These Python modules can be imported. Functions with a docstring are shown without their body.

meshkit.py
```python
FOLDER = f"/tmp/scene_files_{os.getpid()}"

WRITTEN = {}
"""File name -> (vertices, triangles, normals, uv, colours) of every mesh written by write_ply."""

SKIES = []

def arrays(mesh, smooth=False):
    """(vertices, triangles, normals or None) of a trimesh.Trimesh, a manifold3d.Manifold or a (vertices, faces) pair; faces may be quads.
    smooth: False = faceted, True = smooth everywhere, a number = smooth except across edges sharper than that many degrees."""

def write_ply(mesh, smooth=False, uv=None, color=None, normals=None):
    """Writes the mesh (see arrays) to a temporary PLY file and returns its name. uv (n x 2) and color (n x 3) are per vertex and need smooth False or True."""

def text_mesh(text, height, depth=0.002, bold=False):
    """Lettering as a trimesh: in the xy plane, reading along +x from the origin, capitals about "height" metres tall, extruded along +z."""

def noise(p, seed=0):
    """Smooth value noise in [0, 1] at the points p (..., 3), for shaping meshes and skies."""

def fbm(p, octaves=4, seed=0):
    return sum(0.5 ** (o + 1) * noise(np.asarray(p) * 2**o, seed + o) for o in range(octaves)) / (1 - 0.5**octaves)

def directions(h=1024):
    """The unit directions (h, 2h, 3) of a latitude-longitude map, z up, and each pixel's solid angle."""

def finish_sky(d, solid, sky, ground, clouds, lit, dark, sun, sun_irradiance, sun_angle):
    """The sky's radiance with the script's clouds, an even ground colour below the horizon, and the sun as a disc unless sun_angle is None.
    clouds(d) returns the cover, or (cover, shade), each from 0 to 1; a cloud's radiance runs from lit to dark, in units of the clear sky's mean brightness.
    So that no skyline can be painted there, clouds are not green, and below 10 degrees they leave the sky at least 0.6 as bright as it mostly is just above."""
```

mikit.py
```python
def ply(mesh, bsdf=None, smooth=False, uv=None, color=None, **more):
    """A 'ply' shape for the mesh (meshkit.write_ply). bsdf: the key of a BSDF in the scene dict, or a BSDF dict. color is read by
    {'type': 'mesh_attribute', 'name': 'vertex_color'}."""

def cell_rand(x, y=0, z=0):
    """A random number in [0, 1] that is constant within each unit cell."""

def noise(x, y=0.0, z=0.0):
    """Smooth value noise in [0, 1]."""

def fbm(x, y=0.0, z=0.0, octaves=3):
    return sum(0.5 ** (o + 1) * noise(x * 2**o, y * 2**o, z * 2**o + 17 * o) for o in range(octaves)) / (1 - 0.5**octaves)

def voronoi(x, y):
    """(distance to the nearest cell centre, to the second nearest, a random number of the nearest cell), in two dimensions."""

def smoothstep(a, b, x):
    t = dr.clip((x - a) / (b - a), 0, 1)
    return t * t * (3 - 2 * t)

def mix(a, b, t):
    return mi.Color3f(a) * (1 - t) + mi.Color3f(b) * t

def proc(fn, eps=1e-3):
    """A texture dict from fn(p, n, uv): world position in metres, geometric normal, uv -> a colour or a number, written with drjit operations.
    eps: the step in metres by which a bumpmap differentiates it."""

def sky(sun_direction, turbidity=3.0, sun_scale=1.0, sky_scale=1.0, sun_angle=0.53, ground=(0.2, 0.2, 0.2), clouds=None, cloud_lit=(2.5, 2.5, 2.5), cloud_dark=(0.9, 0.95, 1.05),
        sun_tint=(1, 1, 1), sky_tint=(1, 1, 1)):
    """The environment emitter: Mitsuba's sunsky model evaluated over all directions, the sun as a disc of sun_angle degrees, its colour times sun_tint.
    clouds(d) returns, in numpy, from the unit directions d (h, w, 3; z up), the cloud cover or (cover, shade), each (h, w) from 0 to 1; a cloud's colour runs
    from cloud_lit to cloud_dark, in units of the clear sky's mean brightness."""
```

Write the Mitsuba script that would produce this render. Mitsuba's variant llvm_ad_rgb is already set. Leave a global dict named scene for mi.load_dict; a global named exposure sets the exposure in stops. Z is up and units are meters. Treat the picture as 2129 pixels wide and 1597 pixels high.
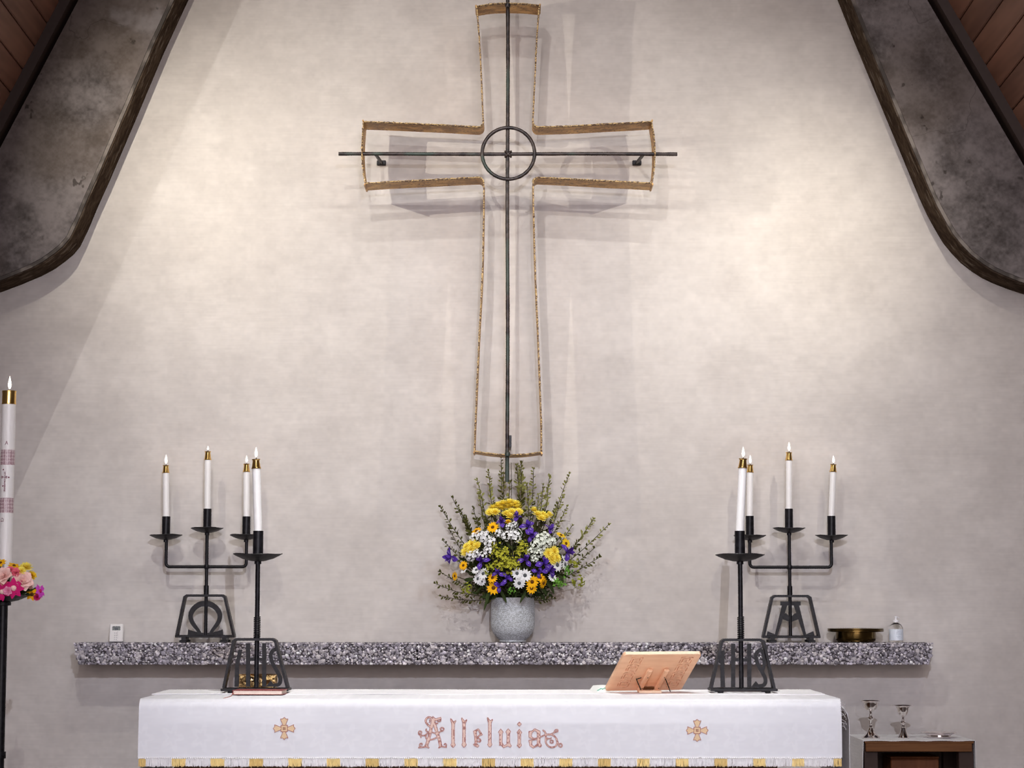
import math, random
import numpy as np, trimesh, mitsuba as mi, drjit as dr
from shapely.geometry import Polygon, LineString, MultiPolygon, Point
from shapely.geometry import box as sbox
from shapely.ops import unary_union
from shapely import affinity
import mikit, meshkit
from mikit import ply, proc, noise, fbm, voronoi, cell_rand, smoothstep, mix

scene, labels = {}, {}
T = mi.ScalarTransform4f
rng = np.random.default_rng(7)
random.seed(7)

# ------------------------------------------------------------------ camera
# x to the right, y away from the camera into the chancel wall (wall face at y = 0), z up, metres
FOC, CX, CY = 4424.0, 1064.5, 798.5
PITCH = math.atan((1250 - CY) / FOC)
CAM = np.array([0.0, -8.0, 1.283])
FWD = np.array([0, math.cos(PITCH), math.sin(PITCH)])
scene['camera'] = {
    'type': 'perspective', 'fov': math.degrees(2 * math.atan(CX / FOC)), 'fov_axis': 'x',
    'to_world': T().look_at(origin=CAM.tolist(), target=(CAM + FWD).tolist(), up=[0, 0, 1])}

# ------------------------------------------------------------------ light
exposure = 0.0
WARM, MID, COOL, DAY = (1.07, 1.0, 0.85), (1.01, 1.0, 0.96), (1.06, 0.93, 0.96), (0.90, 0.97, 1.15)


def spot(key, pos, target, power, tint, cutoff, beam):
    scene[key] = {'type': 'spot', 'to_world': T().look_at(origin=list(pos), target=list(target), up=[0, 0, 1]),
                  'intensity': {'type': 'rgb', 'value': [power * c for c in tint]}, 'cutoff_angle': cutoff, 'beam_width': beam}


# two floods tucked behind the concrete ribs, close to the wall: each a wide beam with a hot core
spot('flood_lamp_1', (-1.58, -1.27, 3.16), (-0.42, 0, 2.62), 4.2, WARM, 56, 20)
spot('flood_core_1', (-1.58, -1.27, 3.16), (-1.12, 0, 2.80), 2.5, WARM, 34, 4)
spot('flood_lamp_2', (1.53, -1.27, 3.14), (0.45, 0, 2.15), 2.9, WARM, 54, 20)
spot('flood_core_2', (1.53, -1.27, 3.14), (1.02, 0, 2.62), 3.6, WARM, 27, 4)
# four spots on the nave roof, aimed at the wall; two added for the altar
spot('roof_spot_1', (0.42, -4.0, 5.9), (0.10, 0, 1.40), 10.5, MID, 24, 6)
spot('roof_spot_2', (-0.10, -4.0, 5.9), (-0.1, 0, 1.30), 10.5, MID, 24, 6)
spot('roof_spot_3', (-0.85, -5.0, 4.9), (-0.25, 0, 1.85), 20.5, MID, 29, 9)
spot('roof_spot_4', (0.84, -3.0, 5.05), (0.0, 0, 1.8), 2.4, MID, 32, 9)
spot('added_altar_spot_5', (0.35, -7.5, 3.05), (0.0, 0, 1.05), 40.0, DAY, 20.5, 11)  # added unseen spot that lifts the altar front and the lower wall
spot('added_altar_spot_6', (0.15, -3.2, 6.0), (0.0, -1.55, 1.0), 61.0, MID, 15, 8)  # added unseen spot that brightens the altar top
NAVE_WINDOW = 5.4

# ------------------------------------------------------------------ helpers


def at(u, v, Y):
    """World point in the plane y = Y that the pixel (u, v) of the photograph looks at."""
    a, b = (u - CX) / FOC, (CY - v) / FOC
    d = FWD + np.array([a, 0, 0]) + b * np.array([0, -math.sin(PITCH), math.cos(PITCH)])
    return CAM + d * ((Y - CAM[1]) / d[1])


def X(u, v, Y):
    return at(u, v, Y)[0]


def Z(v, Y):
    return at(CX, v, Y)[2]


def S(Y):
    return (Y + 8) / FOC      # metres per pixel at depth Y


def key_for(name, parent=None):
    base = f'{parent}__{name}' if parent else name
    k, n = base, 0
    while k in scene or k in labels:
        n += 1
        k = f'{base}_{n:03d}'
    return k


def thing(name, label, cat, group=None, kind=None):
    k = key_for(name)
    labels[k] = {'label': label, 'category': cat}
    if group: labels[k]['group'] = group
    if kind: labels[k]['kind'] = kind
    return k


def put(key, mesh, bsdf, smooth=False, m=None, **more):
    scene[key] = mesh if isinstance(mesh, dict) and bsdf is None else ply(mesh, bsdf, smooth, **more)
    if m is not None: scene[key] = {**scene[key], 'to_world': m}
    return key


def part(parent, name, mesh, bsdf, smooth=False, label=None, kind=None, m=None, **more):
    k = key_for(name, parent)
    put(k, mesh, bsdf, smooth, m, **more)
    e = {}
    if label: e['label'] = label
    if kind: e['kind'] = kind
    if e: labels[k] = e
    return k


def solo(name, label, cat, mesh, bsdf, smooth=False, group=None, kind=None, m=None):
    k = thing(name, label, cat, group, kind)
    return put(k, mesh, bsdf, smooth, m)


def struct(name, mesh, bsdf, smooth=False, label=None):
    labels[name] = {'kind': 'structure'}
    if label: labels[name]['label'] = label
    return put(name, mesh, bsdf, smooth)


def join(*ms):
    V, F, n = [], [], 0
    for m in ms:
        if hasattr(m, 'vertices'): m = (np.array(m.vertices), np.array(m.faces))
        v, f = np.asarray(m[0], float), np.asarray(m[1], int)
        if f.shape[1] == 4: f = np.vstack([f[:, [0, 1, 2]], f[:, [0, 2, 3]]])
        V.append(v); F.append(f + n); n += len(v)
    return np.vstack(V), np.vstack(F)


def move(m, d):
    return np.asarray(m[0]) + np.asarray(d), m[1]


def box(x0, x1, y0, y1, z0, z1, r=0.0):
    if r <= 0:
        v = np.array([[x, y, z] for x in (x0, x1) for y in (y0, y1) for z in (z0, z1)], float)
        f = np.array([[0, 1, 3, 2], [4, 6, 7, 5], [0, 4, 5, 1], [2, 3, 7, 6], [0, 2, 6, 4], [1, 5, 7, 3]])
        return join((v, f))
    pts = []
    for sx, x in ((1, x0), (-1, x1)):
        for sy, y in ((1, y0), (-1, y1)):
            for sz, z in ((1, z0), (-1, z1)):
                pts += [[x, y + sy * r, z + sz * r], [x + sx * r, y, z + sz * r], [x + sx * r, y + sy * r, z]]
    h = trimesh.convex.convex_hull(np.array(pts))
    return np.array(h.vertices), np.array(h.faces)


def tube(P, r, n=10, closed=False, caps=True):
    P = np.asarray(P, float)
    r = np.broadcast_to(r, len(P)).astype(float)
    t = np.roll(P, -1, 0) - np.roll(P, 1, 0) if closed else np.gradient(P, axis=0)
    t /= np.linalg.norm(t, axis=1, keepdims=True) + 1e-12
    a = np.array([0, 1, 0]) if abs(t[0][1]) < 0.9 else np.array([1, 0, 0])
    u = np.cross(t[0], a); u /= np.linalg.norm(u)
    rings = []
    ang = np.arange(n) * 2 * math.pi / n
    for i in range(len(P)):
        u = u - t[i] * np.dot(u, t[i]); u /= np.linalg.norm(u) + 1e-12
        w = np.cross(t[i], u)
        rings.append(P[i] + r[i] * (np.cos(ang)[:, None] * u + np.sin(ang)[:, None] * w))
    V = np.vstack(rings)
    m = len(P); F = []
    for i in range(m if closed else m - 1):
        j = (i + 1) % m
        for k in range(n):
            l = (k + 1) % n
            F.append([i * n + k, i * n + l, j * n + l, j * n + k])
    F = np.array(F)
    F = np.vstack([F[:, [0, 1, 2]], F[:, [0, 2, 3]]])
    if caps and not closed:
        c0, c1 = len(V), len(V) + 1
        V = np.vstack([V, P[0], P[-1]])
        k = np.arange(n); l = (k + 1) % n
        F = np.vstack([F, np.stack([l, k, k * 0 + c0], 1), np.stack([(m - 1) * n + k, (m - 1) * n + l, k * 0 + c1], 1)])
    return V, F


def lathe(prof, n=36, c=(0, 0, 0), axis=None):
    """prof: (radius, height) pairs from the bottom outside round to the top (or inside); turned about z."""
    prof = np.asarray(prof, float); m = len(prof)
    ang = np.arange(n) * 2 * math.pi / n
    V = np.vstack([np.stack([p[0] * np.cos(ang), p[0] * np.sin(ang), np.full(n, p[1])], 1) for p in prof])
    F = []
    for i in range(m - 1):
        for k in range(n):
            l = (k + 1) % n
            F.append([i * n + k, i * n + l, (i + 1) * n + l, (i + 1) * n + k])
    F = np.array(F); F = np.vstack([F[:, [0, 1, 2]], F[:, [0, 2, 3]]])
    if axis is not None: V = V @ rot_to(axis).T
    mesh = trimesh.Trimesh(V + np.asarray(c, float), F, process=False)
    mesh.merge_vertices(); mesh.update_faces(mesh.nondegenerate_faces())
    return np.array(mesh.vertices), np.array(mesh.faces)


def rot_to(n, roll=0.0):
    """Rotation matrix that takes z to the direction n."""
    n = np.asarray(n, float); n = n / np.linalg.norm(n)
    a = np.array([1.0, 0, 0]) if abs(n[0]) < 0.9 else np.array([0, 1.0, 0])
    u = a - n * np.dot(a, n); u /= np.linalg.norm(u)
    w = np.cross(n, u)
    c, s = math.cos(roll), math.sin(roll)
    return np.stack([c * u + s * w, -s * u + c * w, n], 1)


def mat(pos, n=(0, 0, 1), roll=0.0, s=1.0):
    M = np.eye(4); M[:3, :3] = rot_to(n, roll) * np.asarray(s, float); M[:3, 3] = pos
    return T(M.tolist())


def plate(poly, y0, y1):
    """A flat shape drawn in (x, z), extruded from y0 (nearer) to y1."""
    out = []
    for g in getattr(poly, 'geoms', [poly]):
        if g.is_empty or g.area < 1e-9: continue
        m = trimesh.creation.extrude_polygon(g, y1 - y0, engine='earcut')
        v = np.array(m.vertices)
        out.append((np.stack([v[:, 0], v[:, 2] + y0, v[:, 1]], 1), np.array(m.faces)[:, ::-1]))
    return join(*out)


def pix(poly_px, Y):
    """Pixel outline -> (x, z) outline at depth Y."""
    p = [at(u, v, Y) for u, v in poly_px]
    return [(q[0], q[2]) for q in p]


def sheet(P, th, closed_u=False):
    """A thin solid cloth from a grid of points P[i, j], thickness th along its normals."""
    P = np.asarray(P, float); a, b = P.shape[:2]
    du, dv = np.gradient(P, axis=0), np.gradient(P, axis=1)
    N = np.cross(du, dv); N /= np.linalg.norm(N, axis=2, keepdims=True) + 1e-12
    V = np.vstack([(P + N * th / 2).reshape(-1, 3), (P - N * th / 2).reshape(-1, 3)])
    i, j = np.meshgrid(np.arange(a - 1), np.arange(b - 1), indexing='ij')
    q = np.stack([i * b + j, (i + 1) * b + j, (i + 1) * b + j + 1, i * b + j + 1], -1).reshape(-1, 4)
    n = a * b; F = [q, q[:, ::-1] + n]
    edge = [(k, 0) for k in range(a)] + [(a - 1, k) for k in range(1, b)] + [(k, b - 1) for k in range(a - 2, -1, -1)] + [(0, k) for k in range(b - 2, 0, -1)]
    e = np.array([x * b + y for x, y in edge]); e2 = np.roll(e, -1)
    F.append(np.stack([e2, e, e + n, e2 + n], 1))
    return join((V, np.vstack(F)))


def smooth_line(pts, per=8):
    """Catmull-Rom through the points."""
    P = np.asarray(pts, float)
    if len(P) < 3: return P
    Q = np.vstack([2 * P[0] - P[1], P, 2 * P[-1] - P[-2]])
    out = []
    for i in range(1, len(Q) - 2):
        p0, p1, p2, p3 = Q[i - 1:i + 3]
        for t in np.arange(per) / per:
            out.append(0.5 * (2 * p1 + (p2 - p0) * t + (2 * p0 - 5 * p1 + 4 * p2 - p3) * t * t + (3 * p1 - p0 - 3 * p2 + p3) * t ** 3))
    return np.array(out + [P[-1]])


# ------------------------------------------------------------------ materials


def rgb(*c):
    return {'type': 'rgb', 'value': [float(x) for x in c]}


def two(b):
    return {'type': 'twosided', 'bsdf': b}


def pr(color, rough=0.5, metal=0.0, spec=0.5, **more):
    return two({'type': 'principled', 'base_color': color if isinstance(color, dict) else rgb(*color), 'roughness': rough, 'metallic': metal, 'specular': spec, **more})


def dif(color):
    return two({'type': 'diffuse', 'reflectance': color if isinstance(color, dict) else rgb(*color)})


def f_plaster(p, n, uv):
    x, z = p.x, p.z
    a = fbm(x * 1.1 + 3, z * 1.3, 1.0, 4)
    b = fbm(x * 6, z * 6.5, 4.0, 4)
    c = fbm(x * 14, z * 150, 9.0, 3)
    d = fbm(x * 55, z * 55, 2.0, 2)
    col = mix((0.540, 0.497, 0.470), (0.650, 0.605, 0.573), smoothstep(0.25, 0.75, 0.45 * a + 0.42 * b + 0.13 * c))
    e = fbm(x * 22 + 7, z * 26, 8.0, 4)
    col = col * (0.955 + 0.09 * d) * (0.93 + 0.14 * e)
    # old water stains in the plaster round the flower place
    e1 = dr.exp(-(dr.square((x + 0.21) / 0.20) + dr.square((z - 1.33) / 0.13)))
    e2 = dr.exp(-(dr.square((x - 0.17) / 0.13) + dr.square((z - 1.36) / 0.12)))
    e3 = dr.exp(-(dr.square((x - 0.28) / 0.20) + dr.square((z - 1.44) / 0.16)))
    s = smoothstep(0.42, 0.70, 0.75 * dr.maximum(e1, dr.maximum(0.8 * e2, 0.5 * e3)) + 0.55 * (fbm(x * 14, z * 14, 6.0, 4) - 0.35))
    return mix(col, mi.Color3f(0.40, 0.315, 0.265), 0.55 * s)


def f_plaster_bump(p, n, uv):
    return 0.6 * fbm(p.x * 4, p.z * 5, 0.0, 4) + 0.10 * fbm(p.x * 25, p.z * 120, 3.0, 2) + 0.2 * fbm(p.x * 40, p.z * 40, 5.0, 2)


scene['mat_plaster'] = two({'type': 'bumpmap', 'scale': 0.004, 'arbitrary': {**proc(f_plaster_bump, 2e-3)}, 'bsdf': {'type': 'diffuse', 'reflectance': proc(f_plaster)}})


def f_concrete(p, n, uv):
    x, y, z = p.x, p.y * 1.0, p.z
    a = fbm(x * 2.6, z * 2.6, y * 2 + 2, 5)
    b = fbm(x * 11, z * 11, y * 11 + 5, 5)
    c = fbm(x * 70, z * 70, y * 70, 4)
    g = fbm(x * 1.9 + 9, z * 1.9, y + 1, 4)
    t = smoothstep(0.34, 0.68, 0.36 * a + 0.36 * b + 0.28 * c)
    col = mix((0.075, 0.065, 0.063), (0.240, 0.213, 0.212), t)
    col = mix(col, mi.Color3f(0.145, 0.113, 0.092), 0.5 * smoothstep(0.50, 0.66, g))
    pits = smoothstep(0.64, 0.72, fbm(x * 30 + 3, z * 24, y * 20 + 8, 4)) * smoothstep(0.45, 0.6, fbm(x * 5, z * 5, y * 5 + 20, 3))
    lime = smoothstep(0.56, 0.74, fbm(x * 9 + 31, z * 9, y * 7, 5)) * smoothstep(0.5, 0.62, fbm(x * 3 + 11, z * 3, y * 3, 2))
    col = mix(col, mi.Color3f(0.30, 0.275, 0.28), 0.6 * lime)
    crack = smoothstep(0.005, 0.0015, dr.abs(fbm(x * 3.1 + 40, z * 3.1, y * 3, 6) - 0.5)) * smoothstep(0.5, 0.6, fbm(x * 4 + 5, z * 4, 3.0, 2))
    col = mix(col, mi.Color3f(0.05, 0.042, 0.040), 0.35 * crack)
    return mix(col, mi.Color3f(0.03, 0.024, 0.02), 0.7 * pits)


def f_reveal_shaded(p, n, uv):  # mottled brown stain with the shade of the reveal put into the colour
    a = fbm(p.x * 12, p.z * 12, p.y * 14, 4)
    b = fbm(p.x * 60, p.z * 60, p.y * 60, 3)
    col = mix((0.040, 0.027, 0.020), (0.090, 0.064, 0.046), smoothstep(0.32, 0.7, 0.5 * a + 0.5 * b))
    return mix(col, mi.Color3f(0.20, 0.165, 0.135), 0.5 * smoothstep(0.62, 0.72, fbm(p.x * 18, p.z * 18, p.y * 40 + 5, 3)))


def f_concrete_bump(p, n, uv):
    return 0.6 * fbm(p.x * 12, p.z * 12, p.y * 12, 4) + 0.4 * fbm(p.x * 60, p.z * 60, p.y * 60, 2)


scene['mat_concrete'] = two({'type': 'bumpmap', 'scale': 0.006, 'arbitrary': proc(f_concrete_bump, 2e-3), 'bsdf': {'type': 'diffuse', 'reflectance': proc(f_concrete)}})
scene['mat_reveal_shaded'] = dif(proc(f_reveal_shaded))
scene['mat_lime_edge'] = dif(proc(lambda p, n, uv: mix((0.085, 0.074, 0.068), (0.245, 0.215, 0.195), smoothstep(0.42, 0.66, fbm(p.x * 14, p.z * 14, p.y * 14, 4)))))


def wood(c0, c1, fx, fy, fz, seed):
    def f(p, n, uv):
        g = fbm(p.x * fx + seed, p.y * fy, p.z * fz, 4)
        k = fbm(p.x * fx * 3, p.y * fy * 3 + seed, p.z * fz * 3, 2)
        return mix(c0, c1, smoothstep(0.25, 0.75, 0.65 * g + 0.35 * k))
    return proc(f)


PLANK = []
for i, (c0, c1) in enumerate([((0.135, 0.058, 0.036), (0.205, 0.090, 0.058)), ((0.150, 0.068, 0.043), (0.220, 0.102, 0.067)), ((0.122, 0.054, 0.036), (0.18, 0.083, 0.053))]):
    scene[f'mat_plank_{i}'] = pr(wood(c0, c1, 18, 1.5, 18, 3.0 * i), 0.6); PLANK.append(f'mat_plank_{i}')
scene['mat_dark_wood'] = pr((0.035, 0.022, 0.018), 0.6)


def f_iron(p, n, uv):
    a = fbm(p.x * 90, p.y * 90, p.z * 90, 3)
    return mix((0.003, 0.0028, 0.004), (0.010, 0.009, 0.012), smoothstep(0.3, 0.7, a))


scene['mat_iron'] = pr(proc(f_iron), 0.42, 0.0, 0.26)


def f_patina(p, n, uv):
    a = fbm(p.x * 60, p.y * 60, p.z * 60, 3)
    b = fbm(p.x * 9, p.y * 9, p.z * 9, 3)
    col = mix((0.016, 0.012, 0.013), (0.055, 0.040, 0.036), smoothstep(0.3, 0.7, a))
    return mix(col, mi.Color3f(0.045, 0.075, 0.06), 0.6 * smoothstep(0.5, 0.66, b))


scene['mat_patina'] = pr(proc(f_patina), 0.40, 0.25, 0.5)


def f_bronze(p, n, uv):
    a = fbm(p.x * 22, p.y * 40, p.z * 22, 4)
    b = fbm(p.x * 150, p.y * 150, p.z * 150, 2)
    col = mix((0.34, 0.175, 0.048), (0.64, 0.38, 0.125), smoothstep(0.3, 0.72, a))
    return mix(col, mi.Color3f(0.09, 0.05, 0.025), 0.6 * smoothstep(0.60, 0.72, b))


scene['mat_bronze'] = pr(proc(f_bronze), 0.48, 0.35, 0.5)


def f_bronze_edge(p, n, uv):
    b = fbm(p.x * 230, p.y * 60, p.z * 230, 2)
    return mix((0.12, 0.068, 0.036), (0.54, 0.37, 0.16), smoothstep(0.42, 0.58, b))


scene['mat_bronze_edge'] = pr(proc(f_bronze_edge), 0.5, 0.3, 0.5)
scene['mat_brass'] = two({'type': 'principled', 'base_color': rgb(0.80, 0.52, 0.17), 'roughness': 0.22, 'metallic': 1.0, 'specular': 0.5})
scene['mat_brass_old'] = two({'type': 'principled', 'base_color': rgb(0.15, 0.098, 0.032), 'roughness': 0.20, 'metallic': 1.0, 'specular': 0.5})


def f_hammer(p, n, uv):
    return fbm(p.x * 75, p.y * 75, p.z * 75, 2)


scene['mat_brass_hammered'] = two({'type': 'bumpmap', 'scale': 0.010, 'arbitrary': proc(f_hammer, 1e-3), 'bsdf': {'type': 'principled', 'base_color': rgb(0.95, 0.66, 0.30), 'roughness': 0.10, 'metallic': 1.0, 'specular': 0.5}})
scene['mat_silver'] = two({'type': 'principled', 'base_color': rgb(0.90, 0.86, 0.84), 'roughness': 0.09, 'metallic': 1.0, 'specular': 0.5})
scene['mat_wax'] = pr((0.84, 0.815, 0.80), 0.38, 0.0, 0.4)
scene['mat_wick'] = dif((0.03, 0.025, 0.02))


def f_linen(p, n, uv):
    a = fbm(p.x * 3, p.y * 3, p.z * 4, 3)
    w = fbm(p.x * 30, p.y * 30, p.z * 180, 2)
    return mix((0.74, 0.725, 0.745), (0.83, 0.815, 0.83), smoothstep(0.25, 0.75, 0.5 * a + 0.5 * w))


scene['mat_linen'] = dif(proc(f_linen))


def f_damask(p, n, uv):
    # a woven figure of rosettes, only a little glossier white on white
    gx, gz = p.x / 0.085, p.z / 0.105
    ro = dr.floor(gz)
    fx = gx + 0.5 * (ro - 2 * dr.floor(ro / 2))
    dx, dz = fx - dr.floor(fx) - 0.5, gz - ro - 0.5
    r = dr.sqrt(dx * dx + dz * dz)
    an = dr.atan2(dz, dx)
    petal = smoothstep(0.05, -0.03, r - 0.28 - 0.12 * dr.cos(5 * an)) - smoothstep(0.04, -0.02, r - 0.14 - 0.05 * dr.cos(5 * an))
    w = fbm(p.x * 40, p.z * 160, 2.0, 2)
    a = fbm(p.x * 4, p.z * 5, 7.0, 3)
    return mix((0.735, 0.725, 0.755), (0.80, 0.79, 0.815), dr.clip(0.35 * petal + 0.45 * w + 0.35 * a, 0, 1))


scene['mat_damask'] = dif(proc(f_damask))
scene['mat_fringe_white'] = dif((0.86, 0.84, 0.84))
scene['mat_fringe_gold'] = pr((0.88, 0.69, 0.30), 0.45)
scene['mat_fringe_gold_dark'] = pr((0.76, 0.56, 0.22), 0.45)


def f_emb(p, n, uv):
    q = cell_rand(dr.floor(p.x / 0.0032), dr.floor(p.z / 0.0044), 3)
    b = fbm(p.x * 300, p.z * 300, 1.0, 2)
    col = mix((0.72, 0.50, 0.42), (0.80, 0.62, 0.54), b)
    return mix(col, mi.Color3f(0.34, 0.13, 0.12), dr.select(q > 0.76, 0.8, 0.0))


scene['mat_emb_fill'] = dif(proc(f_emb))
scene['mat_emb_gold'] = dif((0.76, 0.56, 0.36))
scene['mat_emb_line'] = dif((0.36, 0.15, 0.13))
scene['mat_emb_red'] = dif((0.20, 0.03, 0.03))


def f_glaze(p, n, uv):
    s = fbm(p.x * 330, p.y * 330, p.z * 330, 2)
    a = fbm(p.x * 9, p.y * 9, p.z * 9, 3)
    col = mix((0.31, 0.32, 0.33), (0.52, 0.54, 0.575), smoothstep(0.35, 0.65, s))
    return mix(col, mi.Color3f(0.22, 0.185, 0.16), 0.8 * smoothstep(0.47, 0.60, a) * smoothstep(0.25, 0.6, s + 0.15))


scene['mat_glaze'] = pr(proc(f_glaze), 0.5, 0.0, 0.4)
scene['mat_mortar'] = dif((0.075, 0.066, 0.072))
scene['mat_pebbles'] = dif({'type': 'mesh_attribute', 'name': 'vertex_color'})
TONES = [(0.30, 0.28, 0.31), (0.42, 0.39, 0.41), (0.56, 0.52, 0.53), (0.22, 0.20, 0.23), (0.36, 0.335, 0.38)]
for i, c in enumerate(TONES): scene[f'mat_pebble_{i}'] = dif(c)
scene['mat_bamboo'] = pr(wood((0.70, 0.40, 0.235), (0.80, 0.50, 0.31), 3, 6, 45, 2.0), 0.45)
scene['mat_bamboo_end'] = pr((0.86, 0.66, 0.47), 0.5)
scene['mat_mahogany'] = pr(wood((0.085, 0.030, 0.010), (0.150, 0.060, 0.019), 2.5, 20, 40, 5.0), 0.5, 0.0, 0.15)
scene['mat_mahogany_dark'] = pr(wood((0.100, 0.032, 0.012), (0.155, 0.055, 0.020), 30, 20, 3, 1.0), 0.5, 0.0, 0.15)
scene['mat_ebony'] = pr((0.045, 0.028, 0.023), 0.5, 0.0, 0.12)
scene['mat_red_cover'] = pr((0.17, 0.030, 0.030), 0.5)


def f_pages(p, n, uv):
    return mix((0.70, 0.55, 0.46), (0.84, 0.72, 0.63), fbm(p.x * 4, p.y * 4, p.z * 1400, 2))


scene['mat_pages'] = dif(proc(f_pages))
scene['mat_ribbon'] = dif((0.45, 0.13, 0.10))
scene['mat_white_plastic'] = pr((0.76, 0.73, 0.71), 0.4)
scene['mat_grey_plastic'] = pr((0.42, 0.40, 0.40), 0.5)
scene['mat_lcd'] = pr((0.20, 0.215, 0.205), 0.25)
scene['mat_lcd_ink'] = dif((0.05, 0.05, 0.08))
scene['mat_gel'] = {'type': 'dielectric', 'int_ior': 1.35}
scene['mat_label'] = pr((0.70, 0.75, 0.82), 0.35)
scene['mat_label_print'] = dif((0.42, 0.47, 0.56))
scene['mat_clear_plastic'] = pr((0.78, 0.77, 0.80), 0.25)
scene['mat_paper'] = dif((0.82, 0.83, 0.80))
scene['mat_paper_green'] = dif((0.16, 0.42, 0.30))
# plants
for k, c in dict(leaf_dark=(0.042, 0.060, 0.021), leaf_mid=(0.085, 0.110, 0.032), leaf=(0.078, 0.078, 0.022), leaf_tip=(0.25, 0.25, 0.080), stem=(0.055, 0.048, 0.028), green=(0.13, 0.30, 0.045), lime=(0.43, 0.42, 0.045), lime_dark=(0.30, 0.32, 0.04),
                yellow=(0.92, 0.79, 0.13), yellow_deep=(0.84, 0.56, 0.03), orange=(0.86, 0.44, 0.015), brown=(0.13, 0.05, 0.012), white=(0.80, 0.80, 0.80), white_warm=(0.74, 0.78, 0.68), grey_eye=(0.10, 0.105, 0.11),
                violet=(0.105, 0.048, 0.36), violet_dark=(0.062, 0.024, 0.20), lilac=(0.36, 0.27, 0.66), pink=(0.86, 0.40, 0.40), pink_pale=(0.88, 0.58, 0.52), hot_pink=(0.76, 0.14, 0.20), magenta=(0.58, 0.02, 0.15), magenta_pale=(0.80, 0.30, 0.45),
                fuchsia=(0.60, 0.07, 0.48), lemon=(0.88, 0.74, 0.12)).items():
    scene['mat_' + k] = dif(c)


def f_floor(p, n, uv):
    return mix((0.30, 0.27, 0.26), (0.37, 0.335, 0.325), fbm(p.x * 5, p.y * 5, 0.0, 3))


scene['mat_floor'] = dif(proc(f_floor))
scene['mat_nave'] = dif((0.42, 0.40, 0.39))

# ------------------------------------------------------------------ the setting
struct('wall_back', box(-4.2, 4.2, 0.0, 0.25, -0.02, 7.4), 'mat_plaster', label='pale mottled plaster wall behind the altar')
struct('floor', box(-4.2, 4.2, -16, 0.0, -0.12, 0.0), 'mat_floor')
RT = 0.18      # how far the concrete ribs stand out from the wall

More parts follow.
